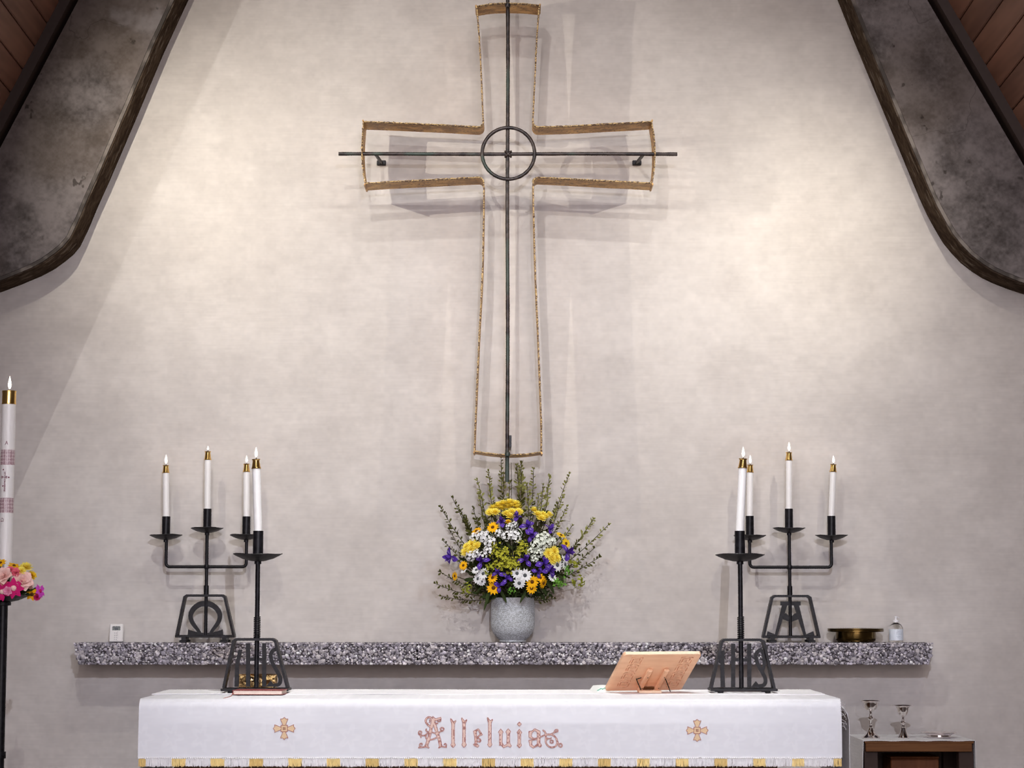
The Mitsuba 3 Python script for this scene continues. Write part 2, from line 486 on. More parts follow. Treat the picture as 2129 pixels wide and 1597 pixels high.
RIB_R = [(1741, 0), (1779.7, 96.5), (1823.6, 201.7), (1867.4, 307), (1911, 412), (1928, 449), (1946.3, 482), (1960, 505), (1977, 526), (1997, 547), (2021, 565.6), (2042, 579), (2064.7, 589.7), (2096, 602), (2129, 612.5), (2260, 650), (2330, 668)]
RIB_L = [(392, 0), (337.6, 118), (280.6, 254), (228, 377), (204, 430), (184, 478), (167, 513), (153, 530), (136, 544), (114, 560), (88, 574), (45, 592), (0, 609), (-110, 645), (-190, 668)]


def rib_outline(inner_px, outer_px):
    i = [(at(u, v, -0.001)[0], at(u, v, -0.001)[2]) for u, v in inner_px]
    o = [(at(u, v, -RT)[0], at(u, v, -RT)[2]) for u, v in outer_px]
    s = (i[0][0] - i[1][0]) / (i[0][1] - i[1][1])
    so = (o[0][0] - o[1][0]) / (o[0][1] - o[1][1])
    top = 5.6
    i = [(i[0][0] + s * (top - i[0][1]), top)] + i
    o = [(o[0][0] + so * (top - o[0][1]), top)] + o
    x_end = i[-1][0]
    z_end = o[-1][1] + (x_end - o[-1][0]) / so
    return i, o, so, (x_end, max(z_end, i[-1][1] + 0.02))


INL, OUL, SOL, ENDL = rib_outline(RIB_L, [(163, 0), (0, 308)])
INR, OUR, SOR, ENDR = rib_outline(RIB_R, [(1928, 0), (2129, 345)])


def rib_parts(inner, outer, end):
    """The rib's body with its rough face, the stained reveal along its inner edge, darkened for its shade, and the thin worn arris between them."""
    poly = Polygon(inner + [end] + outer[::-1]).buffer(0)
    ln = LineString(inner)
    face = poly.difference(ln.buffer(0.0185, cap_style=2))
    arris = ln.buffer(0.0190, cap_style=2).difference(ln.buffer(0.0055, cap_style=2)).intersection(poly)
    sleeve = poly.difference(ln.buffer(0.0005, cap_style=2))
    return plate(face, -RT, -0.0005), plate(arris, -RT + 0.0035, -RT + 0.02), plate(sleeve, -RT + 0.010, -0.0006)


def rib(name, inner, outer, end, dy=0.0, label=None):
    f, ar, sl = [move(m, (0, dy, 0)) for m in rib_parts(inner, outer, end)]
    struct(name, f, 'mat_concrete', label=label)
    part(name, 'reveal', sl, 'mat_reveal_shaded', label='brown stained inner side of the rib, darkened for its shade')
    part(name, 'arris', ar, 'mat_lime_edge')


rib('trim_1', INL, OUL, ENDL, label='dark concrete rib framing the wall on the left')
rib('trim_2', INR, OUR, ENDR, label='dark concrete rib framing the wall on the right')
# the next rib of the nave, nearer than the chancel: its edge shades the left of the wall
rib('trim_3', INL, OUL, ENDL, -2.55)

# roof boards on both sides, above the ribs
labels['ceiling'] = {'kind': 'structure', 'label': 'reddish brown boarded roof slope above the concrete ribs'}
KROOF = 0.043


def roof_side(outer, so, sgn, n_off):
    p0 = np.array([outer[-1][0], outer[-1][1]])
    d = np.array([so, 1.0]); d /= np.linalg.norm(d)            # up the slope, in (x, z)
    nrm = np.array([d[1], -d[0]]) * (-sgn)                     # outwards
    if nrm[1] < 0: nrm = -nrm
    base = p0 + nrm * n_off
    y1, y0 = -RT * 0.35, -6.2
    w = 0.098

    def pt(s, t, y):
        q = base + d * s + nrm * t
        return [q[0], y, q[1] - KROOF * (-y) * 0 + KROOF * (-y)]
    for k in range(-6, 32):
        s0, s1 = k * w, k * w + w - 0.0035
        c = [pt(s0, 0.004, y0), pt(s0 + 0.004, 0, y0), pt(s1 - 0.004, 0, y0), pt(s1, 0.004, y0), pt(s1, 0.018, y0), pt(s0, 0.018, y0)]
        e = [[q[0], y1, q[2] - KROOF * (y1 - y0)] for q in c]
        V = np.array(c + e); n = 6
        F = [[i, (i + 1) % n, (i + 1) % n + n, i + n] for i in range(n)]
        F = [[a, b, c2] for a, b, c2, d2 in F] + [[a, c2, d2] for a, b, c2, d2 in F] + [[0, i + 1, i] for i in range(1, n - 1)] + [[n, n + i, n + i + 1] for i in range(1, n - 1)]
        part('ceiling', 'plank', (V, np.array(F)), PLANK[(k * 7 + (sgn > 0)) % 3])
    a = [pt(-0.7, 0.019, y0), pt(3.4, 0.019, y0), pt(3.4, 0.06, y0), pt(-0.7, 0.06, y0)]
    b = [[q[0], y1, q[2] - KROOF * (y1 - y0)] for q in a]
    V = np.array(a + b)
    F = np.array([[0, 1, 2, 3], [7, 6, 5, 4], [0, 4, 5, 1], [1, 5, 6, 2], [2, 6, 7, 3], [3, 7, 4, 0]])
    part('ceiling', 'deck', (V, F), 'mat_dark_wood')
    # the dark batten that closes the boards against the rib
    q = [pt(-0.7, -0.032, 0), pt(3.2, -0.032, 0), pt(3.2, 0.006, 0), pt(-0.7, 0.006, 0)]
    V = np.array([[x, yy, z - KROOF * 0] for yy in (-RT - 0.035, -0.02) for x, _, z in q])
    part('ceiling', 'batten', (V, F), 'mat_batten')


scene['mat_batten'] = pr((0.045, 0.028, 0.024), 0.6)
roof_side(OUL, SOL, 1, 0.048)
roof_side(OUR, SOR, -1, 0.052)

# the far end of the nave behind the camera, with its daylit windows
struct('wall_rear', box(-4.2, 4.2, -16.3, -16.0, 0, 7.4), 'mat_nave')
struct('wall_left', box(-4.4, -4.2, -16.0, 0.2, 0, 3.2), 'mat_nave')
struct('wall_right', box(4.2, 4.4, -16.0, 0.2, 0, 3.2), 'mat_nave')
for i, xc in enumerate((-2.4, 0.0, 2.4)):
    v = np.array([[xc - 1.15, -15.98, 0.6], [xc + 1.15, -15.98, 0.6], [xc + 1.15, -15.98, 5.6], [xc - 1.15, -15.98, 5.6]])
    k = f'window_{i + 1}'
    labels[k] = {'kind': 'structure'}
    scene[k] = {**ply((v, np.array([[0, 2, 1], [0, 3, 2]])), 'mat_nave'), 'emitter': {'type': 'area', 'radiance': rgb(*[NAVE_WINDOW * c for c in COOL])}}

# ------------------------------------------------------------------ the wall cross
CB, CF = -0.10, -0.23          # back and front edge of the bronze band
CM = 0.5 * (CB + CF)
cross = thing('wall_cross', 'large wrought iron and bronze outline cross hanging on the plaster wall above the flowers', 'cross')


def band_path(px_pts):
    return np.array([[*at(u, v, CF)[[0, 2]]] for u, v in px_pts])


def arc_px(cx, cy, r, a0, a1, n=6):
    return [(cx + r * math.cos(math.radians(a)), cy + r * math.sin(math.radians(a))) for a in np.linspace(a0, a1, n)]


TOP = [tuple(p) for p in smooth_line([(990.5, 12.5), (1020, 8), (1055, 6.5), (1090, 7.5), (1121.5, 10.5)], 8)]
RT_UP = [tuple(p) for p in smooth_line([(1120.5, 18), (1116.5, 72), (1113, 145), (1109.5, 217), (1108, 250)], 8)]
RA_T = [tuple(p) for p in smooth_line([(1120, 263.5), (1186, 261.5), (1259, 257.5), (1310, 255), (1354.5, 252.3)], 8)]
R_END = [tuple(p) for p in smooth_line([(1354.8, 253), (1360, 285), (1361.8, 320), (1360, 352), (1355.5, 380)], 8)]
RA_B = [tuple(p) for p in smooth_line([(1354.5, 380.5), (1310, 378), (1258, 375.5), (1186, 371.5), (1120, 368.3)], 8)]
RL = [tuple(p) for p in smooth_line([(1108.4, 381), (1110, 460), (1113.4, 576), (1118.4, 691), (1123, 811), (1125.4, 881), (1125.6, 938)], 10)]
BOT = [tuple(p) for p in smooth_line([(1125.6, 940), (1090, 944.5), (1055, 945.5), (1020, 943), (986.3, 938)], 8)]
LL = [tuple(p) for p in smooth_line([(986.3, 936), (988.2, 881), (991.4, 811), (996.7, 691), (1002.6, 576), (1005.4, 460), (1006, 381)], 10)]
LA_B = [tuple(p) for p in smooth_line([(994, 368.3), (930, 371.5), (882.5, 374), (820, 377), (759.8, 380.8)], 8)]
L_END = [tuple(p) for p in smooth_line([(759.5, 380), (754.6, 352), (752.3, 320), (753.2, 285), (755.5, 253.5)], 8)]
LA_T = [tuple(p) for p in smooth_line([(756, 252.5), (824.7, 255), (880, 257.5), (933, 260), (993, 263.5)], 8)]
LT_UP = [tuple(p) for p in smooth_line([(1004.5, 250), (1003, 217), (1000, 145), (996, 72), (992, 20)], 8)]
BANDPX = (TOP + RT_UP + arc_px(1119, 252.5, 11, 180, 95) + RA_T + R_END + RA_B + arc_px(1119, 379.3, 11, 265, 180) + RL + BOT + LL +
          arc_px(995, 379.3, 11, 360, 275) + LA_B + L_END + LA_T + arc_px(994, 252.5, 11, 85, 0) + LT_UP)


def band_mesh():
    P = band_path(BANDPX)
    # resample evenly
    Q = np.vstack([P, P[:1]]); seg = np.linalg.norm(np.diff(Q, axis=0), axis=1); s = np.concatenate([[0], np.cumsum(seg)])
    n = int(s[-1] / 0.0055)
    t = np.arange(n) * s[-1] / n
    P = np.stack([np.interp(t, s, Q[:, 0]), np.interp(t, s, Q[:, 1])], 1)
    d = np.roll(P, -1, 0) - np.roll(P, 1, 0); d /= np.linalg.norm(d, axis=1, keepdims=True)
    nr = np.stack([-d[:, 1], d[:, 0]], 1)
    r = np.random.default_rng(3)
    th = 0.0024 + 0.0004 * r.standard_normal(n)
    wob = 0.0005 * r.standard_normal(n)
    fr = CF + 0.0030 * (r.random(n) - 0.5)

    def ring(offs):
        return [np.stack([P[:, 0] + nr[:, 0] * (wob * 0 + o), y, P[:, 1] + nr[:, 1] * (wob * 0 + o)], 1) for o, y in offs]
    y_f = CF + 0.010
    main = ring([(-0.0024, np.full(n, CB)), (0.0024, np.full(n, CB)), (0.0024, np.full(n, y_f)), (-0.0024, np.full(n, y_f))])
    rim = ring([(-0.0024, np.full(n, y_f)), (0.0024, np.full(n, y_f)), (th * 1.15 + wob, fr + 0.003), (th * 0.6, fr), (-th * 0.6, fr), (-th * 1.15 + wob, fr + 0.003)])

    def shell(rs):
        m = len(rs); V = np.vstack(rs); F = []
        for k in range(m):
            l = (k + 1) % m
            a = np.arange(n); b = (a + 1) % n
            F.append(np.stack([k * n + a, k * n + b, l * n + b, l * n + a], 1))
        return join((V, np.vstack(F)[:, ::-1]))
    return shell(main), shell(rim)


b_main, b_rim = band_mesh()
band = part(cross, 'band', b_main, 'mat_bronze', label='bronze band bent into the outline of the cross')
part(band, 'rough_edge', b_rim, 'mat_bronze_edge')


def corner_tab(u, v, du, dv, Y0=CB, Y1=CF):
    a, b = at(u, v, CF), at(u + du, v + dv, CF)
    d = b - a; d[1] = 0
    ln = LineString([(a[0], a[2]), (a[0] + d[0], a[2] + d[2])]).buffer(0.0026, cap_style=2)
    return plate(ln, CF, CB)


for u, v, du, dv in ((990.5, 12.5, -1.5, -2.5), (1121.5, 10.5, 2, -2.5), (1354.5, 252.3, 2, -3.5), (1355.5, 380, 2, 4), (1125.6, 940, 1.5, 4), (986.3, 938, -1.5, 4), (759.6, 381, -2, 4), (755.5, 252.5, -1.5, -3.5)):
    part(cross, 'corner_tab', corner_tab(u, v, du, dv), 'mat_bronze')


def rod(parent, name, pts, r, bsdf, n=10, **k):
    return part(parent, name, tube(pts, r, n), bsdf, smooth=40, **k)


rr = np.random.default_rng(5)
BY = -0.208                    # depth of the iron bars, near the front edge of the band
vb = np.array([at(1055.3 - 0.0008 * (v - 500) + 0.5 * math.sin(v / 90), v, BY) for v in np.linspace(-140, 1002, 60)])
part(cross, 'upright', tube(vb, 0.0070 + 0.0003 * rr.standard_normal(60), 10), 'mat_patina', smooth=40)
hb = np.array([at(u, 320.3 + 0.4 * math.sin(u / 70), BY) for u in np.linspace(704, 1408, 50)])
part(cross, 'crossbar', tube(hb, 0.0068 + 0.0003 * rr.standard_normal(50), 10), 'mat_patina', smooth=40)
c0 = at(1057, 319, BY - 0.010)
rg = [c0 + np.array([math.cos(a), 0, math.sin(a)]) * 55.3 * S(BY) for a in np.linspace(0, 2 * math.pi, 72, endpoint=False)]
part(cross, 'ring', tube(rg, 0.0066 + 0.0003 * rr.standard_normal(72), 10, closed=True), 'mat_patina', smooth=40)
q = at(1056.5, 320, BY - 0.010)
for sx, sz in ((1, 1), (1, -1)):
    a = np.array([sx, 0, sz]) * 0.0105
    part(cross, 'lashing', tube([q - a + [0, 0.006, 0], q - a * 0.6 - [0, 0.004, 0], q, q + a * 0.6 - [0, 0.004, 0], q + a + [0, 0.006, 0]], 0.0042, 8), 'mat_patina', smooth=40)
for u, v in ((1055.6, 11), (1055.2, 944.5)):
    part(cross, 'rivet', lathe([(0, -0.009), (0.009, -0.007), (0.0105, 0), (0.009, 0.007), (0, 0.009)], 14, at(u, v, CF - 0.003)), 'mat_patina', smooth=40)
for u0, u1, sg in ((781, 795, 1), (1338, 1322, -1)):
    a, b = at(u0, 321, BY), at(u1 - 1.5 * sg, 338.5, -0.016)
    br = part(cross, 'wall_bracket', tube([a, 0.5 * (a + b), b], 0.0062, 8), 'mat_iron', smooth=40)
    c = at(u1 - 2 * sg, 339, -0.008)
    part(br, 'foot_plate', box(c[0] - 0.017, c[0] + 0.017, -0.018, -0.0005, c[2] - 0.009, c[2] + 0.009, 0.002), 'mat_iron')
c = at(1060.5, 924, -0.05)
part(cross, 'wall_hook', join(box(c[0] - 0.0055, c[0] + 0.0055, BY + 0.006, BY + 0.013, c[2] - 0.022, c[2] + 0.022, 0.001), tube([[c[0], BY + 0.012, c[2] - 0.01], [c[0], -0.0005, c[2] - 0.012]], 0.005, 8)), 'mat_iron')

# ------------------------------------------------------------------ the stone shelf
SD = 0.20
ZT, ZB = Z(1336.5, -SD), Z(1382.5, -SD)
XL0, XL1 = X(152, 1340, -SD), X(163.5, 1382, -SD)
XR0, XR1 = X(1941, 1340, -SD), X(1932.5, 1382, -SD)
XJ = [X(868, 1360, -SD), X(1226, 1360, -SD)]
shelf = thing('stone_shelf', 'long grey shelf of exposed pebble concrete fixed along the wall behind the altar', 'shelf')
PEB = []
for i in range(6):
    ico = trimesh.creation.icosphere(1); r = np.random.default_rng(20 + i)
    v = np.array(ico.vertices) * (1 + 0.11 * r.standard_normal((len(ico.vertices), 1)))
    v *= np.array([1.0, 0.62, 0.72 + 0.2 * r.random()])
    PEB.append(ply((v, np.array(ico.faces)), None, smooth=False))
    PEB[-1]['_mesh'] = (v, np.array(ico.faces))
PM = [p.pop('_mesh') for p in PEB]
octa = np.array([[1, 0, 0], [-1, 0, 0], [0, 1, 0], [0, -1, 0], [0, 0, 1], [0, 0, -1]], float)
octf = np.array([[0, 2, 4], [2, 1, 4], [1, 3, 4], [3, 0, 4], [2, 0, 5], [1, 2, 5], [3, 1, 5], [0, 3, 5]])
SUB = trimesh.Trimesh(octa, octf).subdivide()
SUBV = np.array(SUB.vertices); SUBV /= np.linalg.norm(SUBV, axis=1, keepdims=True); SUBF = np.array(SUB.faces)
edges = [(XL0, XL1), (XJ[0], XJ[0]), (XJ[1], XJ[1]), (XR0, XR1)]
for i in range(3):
    (a0, a1), (b0, b1) = edges[i], edges[i + 1]
    ga, gb = (0.0 if i == 0 else 0.0012), (0.0 if i == 2 else 0.0012)
    ga2, gb2 = 0.002, 0.002
    poly = Polygon([(a0 + ga + ga2, ZT - 0.002), (b0 - gb - gb2, ZT - 0.002), (b1 - gb - gb2, ZB + 0.0015), (a1 + ga + ga2, ZB + 0.0015)])
    sl = part(shelf, 'slab', plate(poly, -SD + 0.003, -0.0005), 'mat_mortar', label='one of the three cast lengths of the shelf')
    r = np.random.default_rng(40 + i)
    stones = []
    st = 0.0068
    H = ZT - ZB
    for x in np.arange(a0 + 0.004, b0 - 0.003, st):                 # front face
        for z in np.arange(ZB + 0.003, ZT - 0.002, st):
            stones.append((x + r.normal(0, 0.0026), -SD + 0.001 + r.normal(0, 0.0012), z + r.normal(0, 0.0024), 0))
    for x in np.arange(a0 + 0.004, b0 - 0.003, st):                 # front strip of the top
        for y in np.arange(-SD + 0.002, -SD + 0.05, st):
            stones.append((x + r.normal(0, 0.0026), y + r.normal(0, 0.002), ZT - 0.0032 + r.normal(0, 0.0005), 1))
        if r.random() < 0.5:
            for y in np.arange(-SD + 0.05, -0.012, 0.014):
                stones.append((x + r.normal(0, 0.004), y + r.normal(0, 0.004), ZT - 0.0036, 1))
    if i in (0, 2):
        for z in np.arange(ZB + 0.004, ZT - 0.002, st):
            for y in np.arange(-SD + 0.004, -0.008, st):
                t = (z - ZB) / H
                xe = (a1 + (a0 - a1) * t) + 0.002 if i == 0 else (b1 + (b0 - b1) * t) - 0.002
                stones.append((xe, y + r.normal(0, 0.002), z + r.normal(0, 0.002), 2))
    big, small = [], []
    for x, y, z, face in stones:
        t = np.clip((z - ZB) / H, 0, 1)
        xa, xb = a1 + (a0 - a1) * t + 0.003, b1 + (b0 - b1) * t - 0.003
        x = min(max(x, xa), xb)
        z = min(max(z, ZB + 0.003), ZT - 0.003)
        s = float(np.exp(r.normal(math.log(0.0045), 0.34)))
        s = min(s, 0.0098)
        (big if (face == 0 and s > 0.0078) else small).append((x, y, z, face, s))
    r.shuffle(big)
    small += [tuple(b) for b in big[95:]]; big = big[:95]
    V, F, C, n = [], [], [], 0
    for x, y, z, face, s in small:
        v = SUBV * (1 + 0.10 * r.standard_normal((len(SUBV), 1))) * np.array([1.0, 0.75, 0.75 + 0.25 * r.random()]) * s
        R = trimesh.transformations.random_rotation_matrix(r.random(3))[:3, :3] if face else rot_to([r.normal(0, .25), r.normal(0, .25), 1]) @ trimesh.transformations.rotation_matrix(r.random() * 6.28, [0, 1, 0])[:3, :3]
        v = v @ R.T
        if face == 1: v[:, 2] *= 0.45
        tone = np.array(TONES[r.integers(5)]) * math.exp(r.normal(0.06, 0.36))
        V.append(v + [x, y, z]); F.append(SUBF + n); C.append(np.tile(tone, (len(v), 1))); n += len(v)
    V, F, C = np.vstack(V), np.vstack(F), np.clip(np.vstack(C), 0.02, 0.85)
    V[:, 1] = np.minimum(V[:, 1], -0.002); V[:, 2] = np.clip(V[:, 2], ZB, ZT)
    tt = (V[:, 2] - ZB) / H
    if i == 0: V[:, 0] = np.maximum(V[:, 0], a1 + (a0 - a1) * tt)
    if i == 2: V[:, 0] = np.minimum(V[:, 0], b1 + (b0 - b1) * tt)
    part(sl, 'gravel', (V, F), 'mat_pebbles', smooth=False, color=C, kind='stuff')
    for x, y, z, face, s in big:
        M = np.eye(4)
        M[:3, :3] = (rot_to([r.normal(0, .3), r.normal(0, .3), 1]) @ trimesh.transformations.rotation_matrix(r.random() * 6.28, [0, 1, 0])[:3, :3]) * s
        M[:3, 3] = (x, y, min(max(z, ZB + 0.85 * s), ZT - 0.85 * s))
        k = key_for('pebble', sl)
        scene[k] = {**PEB[r.integers(6)], 'bsdf': {'type': 'ref', 'id': f'mat_pebble_{r.integers(5)}'}, 'to_world': T(M.tolist())}

# ------------------------------------------------------------------ candles
FLAME = None


def flame(parent, base, h, r):
    prof = [(0, 0), (0.55 * r, 0.08 * h), (0.95 * r, 0.25 * h), (r, 0.36 * h), (0.8 * r, 0.55 * h), (0.45 * r, 0.78 * h), (0.16 * r, 0.93 * h), (0, h)]
    k = key_for('flame', parent)
    scene[k] = {**ply(lathe(prof, 12, base), 'mat_wick', True), 'emitter': {'type': 'area', 'radiance': rgb(9.0, 6.6, 4.2), 'sampling_weight': 0.03}}


def candle(label, base, top, r, cap_h, flame_h, group=None, name='candle'):
    """A straight white candle from base to top (wax), with a brass follower, a wick and a flame."""
    t = thing(name, label, 'candle', group)
    base, top = np.asarray(base, float), np.asarray(top, float)
    ax = (top - base) / np.linalg.norm(top - base)
    L = np.linalg.norm(top - base)
    prof = [(0, 0), (r * 0.98, 0.0), (r, 0.002), (r, L - 0.001), (r * 0.9, L), (0, L)]
    part(t, 'wax', lathe(prof, 28, base, ax), 'mat_wax', smooth=50)
    h = cap_h
    cap = [(r * 0.9, 0), (r * 1.16, 0.0), (r * 1.18, 0.05 * h), (r * 1.08, 0.10 * h), (r * 1.02, 0.16 * h), (r * 0.86, 0.62 * h), (r * 0.80, 0.86 * h), (r * 0.97, 0.93 * h), (r * 1.0, 1.0 * h), (r * 0.72, 1.0 * h), (r * 0.62, 0.9 * h), (r * 0.3, 0.86 * h), (0, 0.86 * h)]
    part(t, 'follower', lathe(cap, 28, top - ax * 0.001, ax), 'mat_brass', smooth=40, label='brass follower on the top of the candle')
    w0 = top + ax * (0.84 * h)
    w1 = top + ax * (1.0 * h + 0.0055) + np.array([0.0012, 0, 0])
    part(t, 'wick', tube([w0, 0.5 * (w0 + w1), w1], 0.0011, 6), 'mat_wick')
    flame(t, w1 + np.array([-0.0008, 0, -0.002]), flame_h, 0.0052 * (flame_h / 0.034) ** 0.6)
    return t


def drip_pan(parent, c, R, h):
    """A shallow dished pan, rim at height c[2]."""
    prof = [(0, -h), (0.22 * R, -h), (0.30 * R, -0.96 * h), (0.62 * R, -0.66 * h), (0.86 * R, -0.28 * h), (R, 0.0), (0.99 * R, 0.0014), (0.85 * R, -0.28 * h + 0.003), (0.6 * R, -0.66 * h + 0.003), (0.25 * R, -0.9 * h + 0.002), (0, -0.9 * h + 0.002)]
    v, f = lathe(prof, 44, c)
    a = np.arctan2(v[:, 1] - c[1], v[:, 0] - c[0])
    rad = np.hypot(v[:, 1] - c[1], v[:, 0] - c[0]) / R
    v[:, 2] += 0.0012 * rad ** 2 * np.sin(2 * a + c[0] * 7) + 0.0007 * rad ** 2 * np.sin(5 * a + 1)
    return part(parent, 'drip_pan', (v, f), 'mat_iron', smooth=50)


def socket(parent, c, r, z0, z1):
    prof = [(0, z0), (r, z0), (r, z1), (r * 0.86, z1), (r * 0.86, z1 - 0.008), (0, z1 - 0.008)]
    return part(parent, 'socket', lathe([(a, b - c[2]) for a, b in prof], 24, c), 'mat_iron', smooth=40)


def strap(poly_px, Yc, th, depth):
    """A flat iron strap bent along a pixel path: th thick in the picture, depth from front to back."""
    ln = LineString(pix(poly_px, Yc)).buffer(th / 2, cap_style=2, join_style=1, resolution=6)
    return plate(ln, Yc - depth / 2, Yc + depth / 2)


CA = -0.105      # depth of the candelabra on the shelf
sA = S(CA)


def candelabrum(kind, xm, label, pans, arm_y, letter_px, hoop, foot_y, stem_top, candles):
    t = thing('candelabrum', label, 'candelabra')
    hp = part(t, 'base_frame', strap(hoop, CA, 0.0085, 0.042), 'mat_iron')
    (bl, by), (br, _) = hoop[0], hoop[-1]
    a, b = at(bl - 2, by, CA), at(br + 2, by, CA)
    part(t, 'base_bar', box(a[0], b[0], CA - 0.024, CA + 0.024, a[2] - 0.0045, a[2] + 0.0045, 0.0012), 'mat_iron')
    zs = ZT + 0.0005
    for u in (bl + 17, br - 18):
        for yy in (CA - 0.042, CA + 0.042):
            c = at(u, by, CA)
            part(t, 'foot', join(box(c[0] - 0.013, c[0] + 0.013, yy - 0.012, yy + 0.012, zs, zs + 0.008, 0.0015), box(c[0] - 0.008, c[0] + 0.008, min(yy, CA) , max(yy, CA), zs + 0.005, a[2] - 0.002)), 'mat_iron')
    part(t, 'letter', plate(letter_px, CA - 0.004, CA + 0.004), 'mat_iron', label='flat cut iron letter set in the base')
    p0, p1 = at(xm, by, CA), at(xm, stem_top, CA)
    p1[0] = p0[0]
    part(t, 'stem', tube([p0, p1], 0.0062, 12), 'mat_iron', smooth=50)
    ht = hoop[2][1]
    c0, c1 = at(xm, ht + 2, CA), at(xm, ht - 21, CA)
    part(t, 'collar', tube([[p0[0], CA, c0[2]], [p0[0], CA, c1[2]]], 0.0092, 14), 'mat_iron', smooth=50)
    za = Z(arm_y, CA)
    xl, xr = X(pans[0][0], arm_y, CA), X(pans[2][0], arm_y, CA)
    zl = Z(pans[0][1] + 10, CA)
    rc = 0.014
    path = [[xl, CA, zl]] + [[xl + rc - rc * math.cos(q), CA, za + rc - rc * math.sin(q)] for q in np.linspace(0, math.pi / 2, 6)] + \
           [[xr - rc + rc * math.sin(q), CA, za + rc - rc * math.cos(q)] for q in np.linspace(0, math.pi / 2, 6)] + [[xr, CA, zl]]
    part(t, 'arm', tube(path, 0.0058, 12), 'mat_iron', smooth=50)
    part(t, 'boss', lathe([(0, -0.009), (0.008, -0.008), (0.0115, 0), (0.008, 0.008), (0, 0.009)], 14, (p0[0], CA, za)), 'mat_iron', smooth=50)
    for (u, v, top_v), (tu, tv, cap_px, fl, lab) in zip(pans, candles):
        c = at(u, v, CA)
        if u == pans[1][0]: c[0] = p0[0]
        drip_pan(t, c, 0.0605, 0.0175)
        part(t, 'cup_neck', tube([[c[0], CA, c[2] - 0.026], [c[0], CA, c[2] - 0.012]], 0.0085, 12), 'mat_iron', smooth=50)
        zt = Z(top_v, CA)
        socket(t, c, 0.0150, c[2] - 0.014, zt)
        top = at(tu, tv, CA)
        candle(lab, [c[0], CA, zt - 0.0075], top, 0.0118, cap_px * sA, fl * sA)
    return t


# letters of the bases, drawn as outlines
def omega_px():
    o = [(762, 445), (620, 470), (480, 560), (390, 680), (362, 800), (385, 920), (450, 1040), (530, 1130), (590, 1200)]
    i = [(665, 1200), (610, 1110), (540, 1010), (480, 900), (470, 790), (530, 680), (640, 600), (762, 575)]
    k = lambda p: [(360 + x / 11.41, 1210 + y / 11.41) for x, y in p]
    m = lambda p: [(1524 - x, y) for x, y in p][::-1]
    so, si = [tuple(q) for q in smooth_line(o, 5)], [tuple(q) for q in smooth_line(i, 5)]
    half = Polygon(k(so + si)).buffer(0.05)
    other = Polygon(k(m(si) + m(so))).buffer(0.05)
    foot = Polygon(k([(360, 1130), (470, 1165), (585, 1195), (762, 1215), (940, 1195), (1060, 1165), (1175, 1130), (1190, 1300), (345, 1300)]))
    return unary_union([half, other, foot]).buffer(0)


def alpha_px():
    c = 1643.5
    def m(p): return [(2 * c - x, y) for x, y in p]
    leg = [(1626, 1258), (1637, 1258), (1616, 1322), (1610, 1324), (1611, 1320)]
    v = [(1630, 1276), (1634, 1275), (1643.5, 1284), (1643.5, 1294), (1628, 1288)]
    foot = [(1596, 1312.5), (1613, 1320), (1618, 1325), (1593, 1325)]
    parts = [sbox(1622.5, 1250.5, 1664.5, 1259)]
    for p in (leg, v, foot): parts += [Polygon(p).buffer(0), Polygon(m(p)).buffer(0)]
    return unary_union(parts).buffer(0)


def px_poly(poly, Y):
    out = []
    for g in getattr(poly, 'geoms', [poly]):
        out.append(Polygon(pix(list(g.exterior.coords), Y), [pix(list(i.coords), Y) for i in g.interiors]))
    return unary_union(out).buffer(0)


OM = 'black iron three branch candelabra with an omega in its base, left on the shelf'
AL = 'black iron three branch candelabra with a letter A in its base, right on the shelf'
candelabrum('omega', 427.5, OM, [(345, 1112.5, 1074), (428.5, 1098, 1058), (512, 1112.5, 1074)], 1178.5, px_poly(omega_px(), CA),
            [(368, 1323), (385, 1241.5), (389.5, 1238.5), (463, 1238.5), (468, 1241.5), (487, 1323)], 1331, 1103,
            [(345.0, 983, 16, 20, 'lit white candle in the left arm of the omega candelabra'), (432.0, 956, 18, 9, 'lit white leaning candle in the middle of the omega candelabra'), (512.5, 981, 17, 15, 'lit white candle in the right arm of the omega candelabra')])
candelabrum('alpha', 1643.5, AL, [(1559, 1113.5, 1073), (1643.5, 1098.5, 1058), (1729, 1113.5, 1073)], 1179.5, px_poly(alpha_px(), CA),
            [(1586.5, 1324), (1604.5, 1243), (1610, 1239.5), (1678, 1239.5), (1683.5, 1243), (1702, 1324)], 1331, 1103,
            [(1559.5, 982, 16, 18, 'lit white candle in the left arm of the capital A candelabra'), (1640.3, 957, 17, 19, 'lit white leaning candle in the middle of the capital A candelabra'), (1732.0, 981, 16, 16, 'lit white candle in the right arm of the capital A candelabra')])

# ------------------------------------------------------------------ altar, its cloths and what stands on it
AF, AB = -1.80, -1.20           # front and back of the altar top
ZA = Z(1455, AF)                # its height
CK = -1.42                      # depth of the altar candlesticks
sC = S(CK)
xa0, xa1 = X(288, 1460, AF), X(1767.5, 1500, AF)


def rounded_end(x0, x1, z0, z1, rl, rr2, n=8):
    p = [(x0, z0), (x0, z1 - rl)] + [(x0 + rl - rl * math.cos(q), z1 - rl + rl * math.sin(q)) for q in np.linspace(0, math.pi / 2, n)]
    p += [(x1 - rr2 + rr2 * math.sin(q), z1 - rr2 + rr2 * math.cos(q)) for q in np.linspace(0, math.pi / 2, n)] + [(x1, z0)]
    return p


